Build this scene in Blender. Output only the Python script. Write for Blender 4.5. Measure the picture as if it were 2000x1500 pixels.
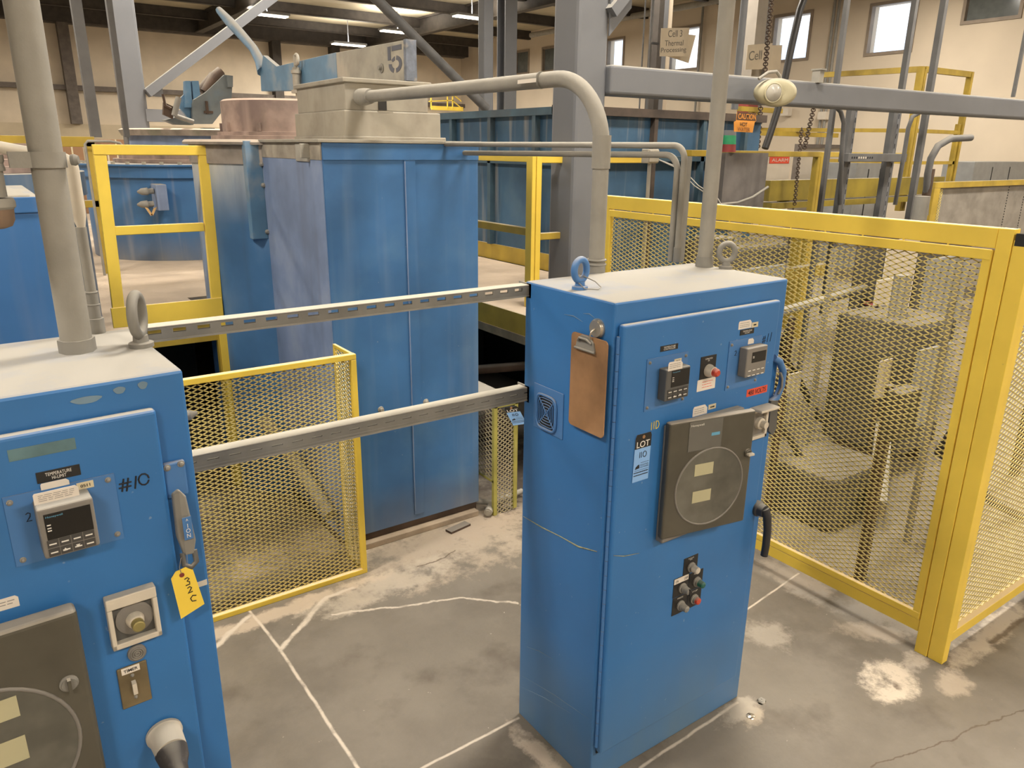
import bpy, math, random
from mathutils import Vector, Matrix
random.seed(4)
for o in list(bpy.data.objects): bpy.data.objects.remove(o, do_unlink=True)
SC = bpy.context.scene
COL = SC.collection
V = Vector

# ------------------------------------------------------------------ camera
CAM_H, FPX = 1.8907, 1468.3
YAW, PITCH, ROLL = math.radians(35.22), math.radians(17.415), math.radians(.655)
_r = V((math.cos(YAW), -math.sin(YAW), 0))
CD = V((math.sin(YAW) * math.cos(PITCH), math.cos(YAW) * math.cos(PITCH), -math.sin(PITCH)))
_u = _r.cross(CD)
CR = _r * math.cos(ROLL) + _u * math.sin(ROLL)
CU = -_r * math.sin(ROLL) + _u * math.cos(ROLL)
CP = V((0, 0, CAM_H))
cam = bpy.data.cameras.new('camera'); cam.sensor_width = 36; cam.lens = 36 * FPX / 2000
cam.clip_start = .05; cam.clip_end = 200
camo = bpy.data.objects.new('camera', cam); COL.objects.link(camo)
camo.matrix_world = Matrix(((CR.x, CU.x, -CD.x, 0), (CR.y, CU.y, -CD.y, 0), (CR.z, CU.z, -CD.z, CAM_H), (0, 0, 0, 1)))
SC.camera = camo

# ------------------------------------------------------------------ world, exposure, room lamps
SC.view_settings.view_transform = 'Standard'; SC.view_settings.look = 'None'
SC.view_settings.gamma = 1; SC.view_settings.use_curve_mapping = False
SC.view_settings.exposure = 0.22
W = bpy.data.worlds.new('sky'); SC.world = W; W.use_nodes = True
wn = W.node_tree.nodes; wl = W.node_tree.links
bg = wn['Background']
tc = wn.new('ShaderNodeTexCoord'); nz = wn.new('ShaderNodeTexNoise'); nz.inputs['Scale'].default_value = 5
cr = wn.new('ShaderNodeValToRGB'); cr.color_ramp.elements[0].position = .42; cr.color_ramp.elements[1].position = .56
cr.color_ramp.elements[0].color = (.62, .78, 1, 1); cr.color_ramp.elements[1].color = (1, 1, 1, 1)
wl.new(tc.outputs['Generated'], nz.inputs['Vector']); wl.new(nz.outputs['Fac'], cr.inputs['Fac'])
wl.new(cr.outputs['Color'], bg.inputs['Color']); bg.inputs['Strength'].default_value = 1.5
ROOM = dict(x0=-8.0, x1=18.3, y0=-7.0, y1=30.0, zc=6.1)
LAMP_COLOR = (1.0, .925, .825)
LAMP_W = 225
LAMPS = []
for ly in (-4.0, 2.2, 9.0, 16.5, 24.0):
    for lx in (-2.8, 2.8, 8.6, 15.0):
        if (ly < 20 or lx < 0) and not (ly > 16 and lx > 14): LAMPS.append((lx, ly))

def onz(x, y, z):
    d = CD + CR * ((x - 1000) / FPX) - CU * ((y - 750) / FPX); return CP + d * ((z - CAM_H) / d.z)
def ony(x, y, Y):
    d = CD + CR * ((x - 1000) / FPX) - CU * ((y - 750) / FPX); return CP + d * (Y / d.y)
def onx(x, y, X):
    d = CD + CR * ((x - 1000) / FPX) - CU * ((y - 750) / FPX); return CP + d * (X / d.x)

# ------------------------------------------------------------------ materials
MATS = {}
DUST = (.325, .305, .262)
def mat(name, col, rough=.5, metal=0, dust=0, dustcol=DUST, var=.12, scale=5, streak=0, streakcol=(.55, .5, .42),
        zg=None, chips=0, chipcol=(.45, .5, .52), emit=0, bump=0, lo=.35, hi=.8, blot=0, blotcol=(.5, .42, .32), blotscale=3):
    if name in MATS: return MATS[name]
    m = bpy.data.materials.new(name); m.use_nodes = True; MATS[name] = m
    N, L = m.node_tree.nodes, m.node_tree.links
    b = N['Principled BSDF']; b.inputs['Roughness'].default_value = rough; b.inputs['Metallic'].default_value = metal
    tcn = N.new('ShaderNodeTexCoord')
    def noise(s, det=4, stretch=None, rg=.55):
        n = N.new('ShaderNodeTexNoise'); n.inputs['Scale'].default_value = s; n.inputs['Detail'].default_value = det
        n.inputs['Roughness'].default_value = rg
        if stretch:
            mp = N.new('ShaderNodeMapping'); mp.inputs['Scale'].default_value = stretch
            L.new(tcn.outputs['Object'], mp.inputs['Vector']); L.new(mp.outputs['Vector'], n.inputs['Vector'])
        else: L.new(tcn.outputs['Object'], n.inputs['Vector'])
        return n.outputs['Fac']
    def ramp(f, a, c, v0=0, v1=1):
        r = N.new('ShaderNodeMapRange'); r.inputs['From Min'].default_value = a; r.inputs['From Max'].default_value = c
        r.inputs['To Min'].default_value = v0; r.inputs['To Max'].default_value = v1
        L.new(f, r.inputs['Value']); return r.outputs['Result']
    def mul(a, c):
        q = N.new('ShaderNodeMath'); q.operation = 'MULTIPLY'; L.new(a, q.inputs[0])
        if isinstance(c, (int, float)): q.inputs[1].default_value = c
        else: L.new(c, q.inputs[1])
        return q.outputs[0]
    def mix(f, a, c):
        q = N.new('ShaderNodeMix'); q.data_type = 'RGBA'
        L.new(f, q.inputs[0])
        for i, x in ((6, a), (7, c)):
            if isinstance(x, tuple): q.inputs[i].default_value = (*x[:3], 1)
            else: L.new(x, q.inputs[i])
        return q.outputs[2]
    c = (*col, 1)
    if var:
        dk = tuple(x * (1 - var * 1.6) for x in col); lt = tuple(min(1, x * (1 + var)) for x in col)
        c = mix(ramp(noise(scale), .3, .7), dk, lt)
    if zg:
        for (z0, z1, zc, st) in zg:      # old deposits: (height where none, height where full, colour, strength)
            sx = N.new('ShaderNodeSeparateXYZ'); L.new(tcn.outputs['Object'], sx.inputs[0])
            f = mul(mul(ramp(sx.outputs[2], z0, z1), ramp(noise(4, 5, (1, 1, .35)), .3, .65, .35, 1)), st)
            c = mix(f, c, zc)
    if blot: c = mix(mul(ramp(noise(blotscale, 6), .52, .66), blot), c, blotcol)
    if streak: c = mix(mul(ramp(noise(9, 3, (1, 1, .06)), .55, .72), streak), c, streakcol)
    if chips: c = mix(mul(ramp(noise(55, 2), .74, .78), chips), c, chipcol)
    if dust:
        g = N.new('ShaderNodeNewGeometry'); s2 = N.new('ShaderNodeSeparateXYZ'); L.new(g.outputs['Normal'], s2.inputs[0])
        f = mul(mul(ramp(s2.outputs[2], lo, hi), ramp(noise(7, 5), .25, .5, .72, 1)), dust)
        c = mix(f, c, dustcol)
        L.new(ramp(f, 0, 1, rough, .95), b.inputs['Roughness'])
    if isinstance(c, tuple): b.inputs['Base Color'].default_value = c
    else: L.new(c, b.inputs['Base Color'])
    if bump:
        bp = N.new('ShaderNodeBump'); bp.inputs['Strength'].default_value = bump; bp.inputs['Distance'].default_value = .01
        L.new(noise(40, 5), bp.inputs['Height']); L.new(bp.outputs[0], b.inputs['Normal'])
    if emit:
        b.inputs['Emission Color'].default_value = (*col, 1); b.inputs['Emission Strength'].default_value = emit
    return m
BLUE = mat('cabinet_blue', (.032, .160, .42), .42, dust=.97, var=.07, scale=2.5, chips=.3, lo=.6, hi=.95, blot=.3, blotcol=(.055, .175, .385), blotscale=1.6,
           zg=[(.45, .0, (.13, .20, .25), .75)])
BLUE_P = mat('plate_blue', (.062, .18, .42), .45, dust=.6, var=.05)
BLUE_T = mat('furnace_blue', (.045, .155, .36), .5, dust=1, var=.18, scale=2.2, streak=.22, streakcol=(.25, .33, .42), chips=.5, chipcol=(.4, .42, .42),
             blot=.35, blotcol=(.10, .22, .38), zg=[(.30, .02, (.22, .20, .17), .7)])
BLUE_S = mat('furnace_side_blue', (.19, .26, .42), .6, dust=1, var=.2, scale=3, streak=.45, streakcol=(.12, .14, .2), blot=.5, blotcol=(.28, .32, .40))
BLUE_C = mat('furnace_shell_blue', (.07, .18, .36), .38, dust=1, var=.15, scale=3, streak=.35, streakcol=(.06, .10, .15), blot=.3,
             blotcol=(.16, .23, .34), zg=[(1.50, 1.80, (.62, .62, .56), .95)])
BLUE_C2 = mat('far_furnace_blue', (.045, .15, .345), .5, dust=1, var=.15, scale=2, streak=.25, zg=[(.24, .0, (.22, .21, .19), .9)])
BLUE_L = mat('left_furnace_blue', (.035, .14, .36), .5, dust=1, var=.15, scale=2, streak=.1)
BLUE_TK = mat('tank_blue', (.040, .105, .19), .55, dust=1, var=.2, scale=2, streak=.75, streakcol=(.33, .32, .29), blot=.3, blotcol=(.1, .17, .22))
BLUE_TF = mat('tank_flange_blue', (.045, .09, .125), .6, dust=1, dustcol=(.5, .45, .36), var=.2, blot=.3, blotcol=(.1, .08, .06))
BROWN_TF = mat('tank_flange_rusty', (.075, .055, .042), .8, dust=.8, dustcol=(.32, .25, .18), var=.3)
BLUE_ARM = mat('arm_blue', (.10, .22, .36), .5, dust=.9, var=.15, blot=.4, blotcol=(.35, .33, .28), blotscale=5)
ARM_GREY = mat('arm_dusty', (.34, .32, .27), .7, var=.2, blot=.7, blotcol=(.42, .38, .31), blotscale=7, dust=.8)
ARM_DK = mat('arm_grey_blue', (.13, .15, .155), .6, var=.15, dust=.6, blot=.3, blotcol=(.1, .2, .3))
DUSTY = mat('dust_coat', (.34, .31, .25), .95, var=.12, dust=1, scale=4, blot=.65, blotcol=(.20, .175, .14), blotscale=4, streak=.3, streakcol=(.18, .16, .13))
PINK = mat('refractory_pink', (.27, .205, .175), .95, var=.3, scale=6, dust=1, dustcol=(.56, .43, .35), blot=.8, blotcol=(.17, .125, .115), blotscale=4, streak=.45, streakcol=(.5, .40, .34))
RIM = mat('dusty_rim', (.30, .26, .22), .9, var=.3, scale=5, dust=1, dustcol=(.52, .44, .36), blot=.5, blotcol=(.14, .165, .11))
YEL = mat('safety_yellow', (.80, .575, .075), .42, dust=.85, dustcol=(.74, .60, .40), var=.08, scale=3, chips=.25, chipcol=(.35, .25, .08), lo=.75, hi=1)
YEL_O = mat('old_yellow', (.43, .30, .035), .55, dust=.8, var=.2, scale=3, streak=.3, streakcol=(.25, .16, .05))
YEL_G = mat('dusty_green_yellow', (.42, .38, .09), .6, dust=.9, var=.2, blot=.4, blotcol=(.5, .42, .28))
MESH_Y = mat('mesh_yellow', (.70, .57, .18), .7, dust=.6, dustcol=(.72, .6, .4), var=.12, lo=.2, hi=.8)
MESH_D = mat('mesh_dusty', (.52, .45, .27), .8, dust=1, var=.15)
GREY = mat('column_grey', (.150, .156, .168), .5, dust=.85, var=.06, scale=2)
GREY_D = mat('steel_grey', (.12, .12, .12), .6, dust=.6, var=.15)
GALV = mat('dusty_conduit', (.285, .27, .235), .75, metal=0, dust=.9, var=.1, scale=8, bump=.15, lo=-.05, hi=.75)
GALV_R = mat('galvanised', (.25, .24, .215), .6, metal=.1, dust=.8, var=.12)
STRUT = mat('strut_channel', (.27, .255, .225), .7, metal=.1, dust=.95, dustcol=(.46, .43, .36), var=.15, scale=12, lo=.2, hi=.7)
BLACK = mat('black_plastic', (.016, .015, .014), .45, var=.1, dust=.25)
BLACKH = mat('worn_black_handle', (.03, .03, .033), .4, var=.2, dust=.8, lo=.4, hi=.9)
DARK = mat('dark_parts_and_shade', (.012, .012, .013), .8, var=.2)
BEZEL = mat('controller_grey', (.20, .185, .165), .55, dust=.7, var=.08)
BEZEL_D = mat('controller_dark_grey', (.10, .098, .092), .5, dust=.7, var=.08)
DISP = mat('display_black', (.010, .009, .008), .3, var=0)
KEYS = mat('keypad_dark', (.055, .052, .048), .6, var=.1)
REC = mat('recorder_smoke', (.088, .080, .060), .38, dust=.85, dustcol=(.42, .38, .32), var=.15, scale=7)
RECW = mat('recorder_window', (.125, .12, .098), .2, var=.3, scale=6, blot=.4, blotcol=(.19, .18, .15))
CREAM = mat('cream_label', (.46, .43, .27), .7, var=.05)
PAPER = mat('paper_white', (.72, .66, .58), .8, var=.03)
TAN = mat('tag_cream', (.62, .54, .36), .8, var=.03)
PRINT = mat('print_grey', (.28, .26, .24), .8, var=0)
INK = mat('ink_black', (.012, .012, .016), .6, var=0)
WHITE = mat('lettering_white', (.75, .72, .66), .7, var=0)
BRANDBLUE = mat('brand_blue', (.12, .35, .52), .6, var=0)
RED = mat('label_red', (.72, .085, .04), .6, var=.04)
REDB = mat('lens_red', (.5, .06, .03), .35, var=.1, dust=.5)
GREENB = mat('lens_green', (.02, .12, .09), .35, var=.1, dust=.3)
LTBLUE = mat('lot_tag_blue', (.24, .45, .80), .6, var=.03)
TAGY = mat('tag_yellow', (.86, .62, .07), .7, var=.04)
BROWN = mat('clipboard_brown', (.34, .185, .085), .65, var=.22, scale=7, blot=.3, blotcol=(.42, .27, .15))
CHROME = mat('worn_chrome', (.55, .5, .42), .3, metal=.8, var=.1)
BRASS = mat('bronze_plate', (.20, .155, .085), .4, metal=.3, var=.2, scale=14)
KNOBW = mat('knob_cream', (.62, .56, .46), .6, var=.1, dust=.7)
RUBBER = mat('dark_rubber', (.05, .045, .045), .7, var=.3, dust=.6, lo=.7, hi=1, blot=.4, blotcol=(.2, .18, .17), blotscale=20)
WALLM = mat('wall_painted', (.60, .515, .40), .9, var=.045, scale=.8)
INSUL = mat('wall_insulation', (.70, .60, .46), .8, var=.07, scale=1.3, streak=.18, streakcol=(.74, .62, .46), bump=.3)
BLOCKM = mat('wall_block', (.56, .47, .33), .9, var=.06, scale=2)
CEILM = mat('ceiling_deck', (.46, .40, .28), .9, var=.08, scale=1.5)
GIRD = mat('girder_brown', (.055, .046, .038), .7, var=.2)
GIRT = mat('girt_brown', (.15, .125, .105), .7, var=.2)
DECKM = mat('deck_dusty', (.50, .405, .305), .95, var=.18, scale=1.6, blot=.4, blotcol=(.36, .28, .21), blotscale=2, bump=.3)
CURBM = mat('curb_concrete', (.36, .285, .205), .95, var=.2, scale=5, blot=.4, blotcol=(.46, .37, .27), bump=.3)
CARD = mat('cardboard', (.32, .18, .095), .85, var=.15, scale=2)
SIGNM = mat('sign_tan', (.44, .37, .27), .7, var=.04)
SIGNINK = mat('sign_ink', (.13, .12, .10), .8, var=0)
ORANGE = mat('caution_orange', (.80, .33, .05), .6, var=.05)
LAMPB = mat('lamp_housing_cream', (.46, .42, .28), .55, dust=.7, var=.06)
LENS = mat('lamp_lens', (.42, .40, .35), .2, var=.1)
RUST = mat('rusty_steel', (.085, .055, .038), .85, var=.3, dust=.5)
REDPAINT = mat('red_paint', (.22, .035, .025), .6, var=.2)
GREEN = mat('faded_green', (.03, .32, .14), .6, var=.2)
MACH = mat('machine_dusty_grey', (.085, .078, .07), .85, dust=.5, dustcol=(.26, .23, .185), var=.3, scale=4, blot=.6, blotcol=(.05, .045, .04))
MACHB = mat('machine_blue', (.03, .07, .19), .6, dust=.9, var=.2)
FENCEPLATE = mat('stained_plate', (.15, .135, .125), .7, var=.2, scale=5, streak=.6, streakcol=(.09, .08, .075), dust=.6)
BACKPANEL = mat('perforated_guard', (.26, .235, .20), .8, var=.15, dust=.7, blot=.3, blotcol=(.34, .31, .26), blotscale=9)
LOCKER = mat('grey_cabinet_paint', (.27, .275, .27), .6, var=.08, dust=.6)
PANELW = mat('alarm_panel_white', (.62, .56, .47), .6, var=.03)
GLOW = mat('lamp_tube_glow', (1, .86, .68), .5, var=0, emit=9)
FRAMEM = mat('window_frame', (.26, .21, .16), .6, var=.1)
GLASSD = mat('grey_window_glass', (.13, .14, .135), .15, var=.1)

def glass_mat():
    m = bpy.data.materials.new('clear_glass'); m.use_nodes = True
    b = m.node_tree.nodes['Principled BSDF']; b.inputs['Roughness'].default_value = .02
    b.inputs['Transmission Weight'].default_value = 1; b.inputs['IOR'].default_value = 1.05
    b.inputs['Base Color'].default_value = (.97, .98, 1, 1); return m
GLASS = glass_mat()

# ------------------------------------------------------------------ mesh builder
class MB:
    def __init__(s): s.v = []; s.f = []; s.s = []
    def add(s, vs, fs, smooth=False):
        n = len(s.v); s.v += [V(x) for x in vs]
        for f in fs: s.f.append([n + i for i in f]); s.s.append(smooth)
        return s
    def box(s, x0, x1, y0, y1, z0, z1):
        return s.add([(x0, y0, z0), (x1, y0, z0), (x1, y1, z0), (x0, y1, z0), (x0, y0, z1), (x1, y0, z1), (x1, y1, z1), (x0, y1, z1)],
                     [(0, 3, 2, 1), (4, 5, 6, 7), (0, 1, 5, 4), (1, 2, 6, 5), (2, 3, 7, 6), (3, 0, 4, 7)])
    def obox(s, c, ax, ay, az):
        c, ax, ay, az = V(c), V(ax), V(ay), V(az); P = []
        for k in (-1, 1):
            for (i, j) in ((-1, -1), (1, -1), (1, 1), (-1, 1)): P.append(c + ax * i + ay * j + az * k)
        return s.add(P, [(0, 3, 2, 1), (4, 5, 6, 7), (0, 1, 5, 4), (1, 2, 6, 5), (2, 3, 7, 6), (3, 0, 4, 7)])
    def bar(s, p, q, w, h, up=(0, 0, 1)):
        p, q = V(p), V(q); d = (q - p); l = d.length; d.normalize(); side = d.cross(V(up))
        if side.length < 1e-3: side = d.cross(V((0, 1, 0)))
        side.normalize(); u = side.cross(d)
        return s.obox((p + q) / 2, d * l / 2, side * w / 2, u * h / 2)
    def cyl(s, p, q, r, r2=None, n=20, cap=True):
        p, q = V(p), V(q); r2 = r if r2 is None else r2; d = (q - p).normalized()
        a = d.orthogonal().normalized(); b = d.cross(a); P = []
        for c, rr in ((p, r), (q, r2)):
            for i in range(n):
                t = 2 * math.pi * i / n; P.append(c + (a * math.cos(t) + b * math.sin(t)) * rr)
        s.add(P, [(i, (i + 1) % n, n + (i + 1) % n, n + i) for i in range(n)], True)
        if cap:
            s.add(P[:n], [tuple(range(n - 1, -1, -1))]); s.add(P[n:], [tuple(range(n))])
        return s
    def lathe(s, c, axis, prof, n=24):
        c = V(c); d = V(axis).normalized(); a = d.orthogonal().normalized(); b = d.cross(a)
        def ring(h, r): return [c + d * h + (a * math.cos(2 * math.pi * i / n) + b * math.sin(2 * math.pi * i / n)) * max(r, 1e-5) for i in range(n)]
        k = 0; m = len(prof)
        while k < m - 1:                       # a new set of rings wherever the profile turns sharply, so edges stay crisp
            P = ring(*prof[k]); rows = 1; j = k
            while j < m - 1:
                P += ring(*prof[j + 1]); rows += 1; j += 1
                if j < m - 1:
                    a0 = math.atan2(prof[j][1] - prof[j - 1][1], prof[j][0] - prof[j - 1][0]); a1 = math.atan2(prof[j + 1][1] - prof[j][1], prof[j + 1][0] - prof[j][0])
                    if abs(a1 - a0) > .6: break
            s.add(P, [(q * n + i, q * n + (i + 1) % n, (q + 1) * n + (i + 1) % n, (q + 1) * n + i) for q in range(rows - 1) for i in range(n)], True); k = j
        s.add(ring(*prof[0]), [tuple(range(n - 1, -1, -1))]); s.add(ring(*prof[-1]), [tuple(range(n))]); return s
    def tube(s, pts, r, n=12, closed=False):
        pts = [V(p) for p in pts]; m = len(pts); P = []; nrm = None
        for i in range(m):
            t = (pts[(i + 1) % m] - pts[i - 1]) if closed else (pts[min(i + 1, m - 1)] - pts[max(i - 1, 0)])
            t.normalize()
            nrm = t.orthogonal() if nrm is None else nrm - t * nrm.dot(t)
            if nrm.length < 1e-6: nrm = t.orthogonal()
            nrm.normalize(); b = t.cross(nrm); rr = r[i] if isinstance(r, (list, tuple)) else r
            for k in range(n):
                a = 2 * math.pi * k / n; P.append(pts[i] + (nrm * math.cos(a) + b * math.sin(a)) * rr)
        F = []
        for i in range(m if closed else m - 1):
            j = (i + 1) % m
            for k in range(n): F.append((i * n + k, i * n + (k + 1) % n, j * n + (k + 1) % n, j * n + k))
        s.add(P, F, True)
        if not closed: s.add(P[:n], [tuple(range(n - 1, -1, -1))]); s.add(P[-n:], [tuple(range(n))])
        return s
    def torus(s, c, axis, R, r, n=28, m=12, sy=1):
        c = V(c); d = V(axis).normalized(); a = V((0, 0, 1)); a = (a - d * a.dot(d))
        a = a.normalized() if a.length > .1 else d.orthogonal().normalized(); b = d.cross(a)
        return s.tube([c + a * math.cos(2 * math.pi * i / n) * R * sy + b * math.sin(2 * math.pi * i / n) * R for i in range(n)], r, m, True)
    def prism(s, pts, ext):
        pts = [V(p) for p in pts]; e = V(ext); n = len(pts)
        return s.add(pts + [p + e for p in pts], [tuple(range(n - 1, -1, -1)), tuple(range(n, 2 * n))] +
                     [(i, (i + 1) % n, n + (i + 1) % n, n + i) for i in range(n)])
    def build(s, name, m, parent=None, bevel=0, seg=2):
        off = OFF.get(parent.name, V((0, 0, 0))) if parent else V((0, 0, 0))
        me = bpy.data.meshes.new(name); me.from_pydata([v - off for v in s.v], [], s.f)
        me.polygons.foreach_set('use_smooth', s.s); me.materials.append(m); me.update()
        o = bpy.data.objects.new(name, me); COL.objects.link(o)
        if parent: o.parent = parent; OFF[o.name] = off
        if bevel:
            b = o.modifiers.new('bevel', 'BEVEL'); b.width = bevel; b.segments = seg; b.limit_method = 'ANGLE'; b.angle_limit = .6
        return o
OFF = {}
def tag(o, label=None, cat=None, group=None, kind=None):
    if label: o['label'] = label
    if cat: o['category'] = cat
    if group: o['group'] = group
    if kind: o['kind'] = kind
    return o
def thing(name, loc, label, cat, group=None, rz=0, local=False):
    o = bpy.data.objects.new(name, None); COL.objects.link(o); o.location = loc; o.rotation_euler = (0, 0, rz)
    o.empty_display_size = .1
    OFF[o.name] = V((0, 0, 0)) if local else V(loc)
    return tag(o, label, cat, group)
def solo(mb, name, m, label, cat, group=None, bevel=0):
    # a top-level thing of one mesh, origin at its base
    mn = V((min(v.x for v in mb.v), min(v.y for v in mb.v), min(v.z for v in mb.v)))
    mx = V((max(v.x for v in mb.v), max(v.y for v in mb.v), 0)); c = V(((mn.x + mx.x) / 2, (mn.y + mx.y) / 2, mn.z))
    mb.v = [v - c for v in mb.v]; o = mb.build(name, m, None, bevel); o.location = c; return tag(o, label, cat, group)
def struct(mb, name, m, bevel=0): return tag(mb.build(name, m, None, bevel), kind='structure')
def lettering(txt, m, parent, box, y, name='lettering', o=(0, 0, 0), ux=(1, 0, 0), uz=(0, 0, 1), ext=.0004, slant=0, nrm=None, bold=0):
    """letters filling box=(u0,u1,z0,z1) on the plane through o spanned by ux, uz"""
    cu = bpy.data.curves.new('t', 'FONT'); cu.body = txt; cu.align_x = 'CENTER'; cu.space_line = .85; cu.offset = bold
    t = bpy.data.objects.new('t', cu); COL.objects.link(t); bpy.context.view_layer.update()
    me = bpy.data.meshes.new_from_object(t.evaluated_get(bpy.context.evaluated_depsgraph_get()))
    bpy.data.objects.remove(t); xs = [v.co.x for v in me.vertices]; ys = [v.co.y for v in me.vertices]
    u0, u1, z0, z1 = box; ux, uz = V(ux).normalized(), V(uz).normalized(); nr = V(nrm) if nrm else ux.cross(uz)
    off = OFF.get(parent.name, V((0, 0, 0))); base = V(o) + V((0, y, 0)) - off
    for v in me.vertices:
        a = (v.co.x - min(xs)) / (max(xs) - min(xs) + 1e-9); b = (v.co.y - min(ys)) / (max(ys) - min(ys) + 1e-9)
        v.co = base + ux * (u0 + a * (u1 - u0) + slant * b) + uz * (z0 + b * (z1 - z0)) + nr * ext
    me.materials.clear(); me.materials.append(m); me.name = name
    q = bpy.data.objects.new(name, me); COL.objects.link(q); q.parent = parent; OFF[q.name] = off; return q
def stroke(strokes, r, m, parent, name='handwriting', y=0):
    mb = MB()
    for st in strokes: mb.tube([(u, y, z) for u, z in st], r, 6)
    return mb.build(name, m, parent)
def arc(c, r, a0, a1, n=10, plane='xz', y=0):
    return [(c[0] + r * math.cos(a0 + (a1 - a0) * i / n), c[1] + r * math.sin(a0 + (a1 - a0) * i / n)) for i in range(n + 1)]
def mesh_panel(o, d, w, z0, z1, lw=.048, sw=.0215, t=.0042, thick=.003):
    """expanded metal sheet: rows of zigzag strands that meet at every second bend"""
    o, d = V(o), V(d).normalized(); nr = V((-d.y, d.x, 0)); mb = MB(); h = sw / 2; n = max(2, round(w / (lw / 2))); st = w / n
    k = 0; z = z0
    while z + h <= z1 + 1e-6:
        P = []
        for i in range(n + 1):
            zz = z + (h if (i + k) % 2 else 0); c = o + d * (st * i) + V((0, 0, zz))
            up = V((0, 0, t / 2)); P += [c - up - nr * thick / 2, c + up - nr * thick / 2, c + up + nr * thick / 2, c - up + nr * thick / 2]
        F = []
        for i in range(n):
            a, b = i * 4, (i + 1) * 4
            for j in range(4): F.append((a + j, b + j, b + (j + 1) % 4, a + (j + 1) % 4))
        mb.add(P, F); z += h; k += 1
    return mb
def chain(p, q, mat_, name, label, group=None, n=20, size=.02):
    p, q = V(p), V(q); mb = MB(); d = (q - p) / n; dn = d.normalized(); a = dn.orthogonal().normalized(); b = dn.cross(a)
    for i in range(n):
        c = p + d * (i + .5); s = a if i % 2 else b; L = d.length * .72
        mb.tube([c + dn * L * math.cos(2 * math.pi * k / 10) + s * size * .5 * math.sin(2 * math.pi * k / 10) for k in range(10)], size * .16, 5, True)
    return solo(mb, name, mat_, label, 'chain', group)
def bend(p, c, q, r, n=10):
    """points from p to q with the corner c rounded to radius r"""
    p, c, q = V(p), V(c), V(q); a = (p - c).normalized(); b = (q - c).normalized()
    ang = a.angle(b); t = r / math.tan(ang / 2); s, e = c + a * t, c + b * t; out = [p]
    cen = c + (a + b).normalized() * (r / math.sin(ang / 2))
    va, vb = s - cen, e - cen; w = va.angle(vb)
    for i in range(n + 1):
        k = i / n; out.append(cen + (va * math.sin((1 - k) * w) + vb * math.sin(k * w)) / math.sin(w))
    return out + [q]

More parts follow.
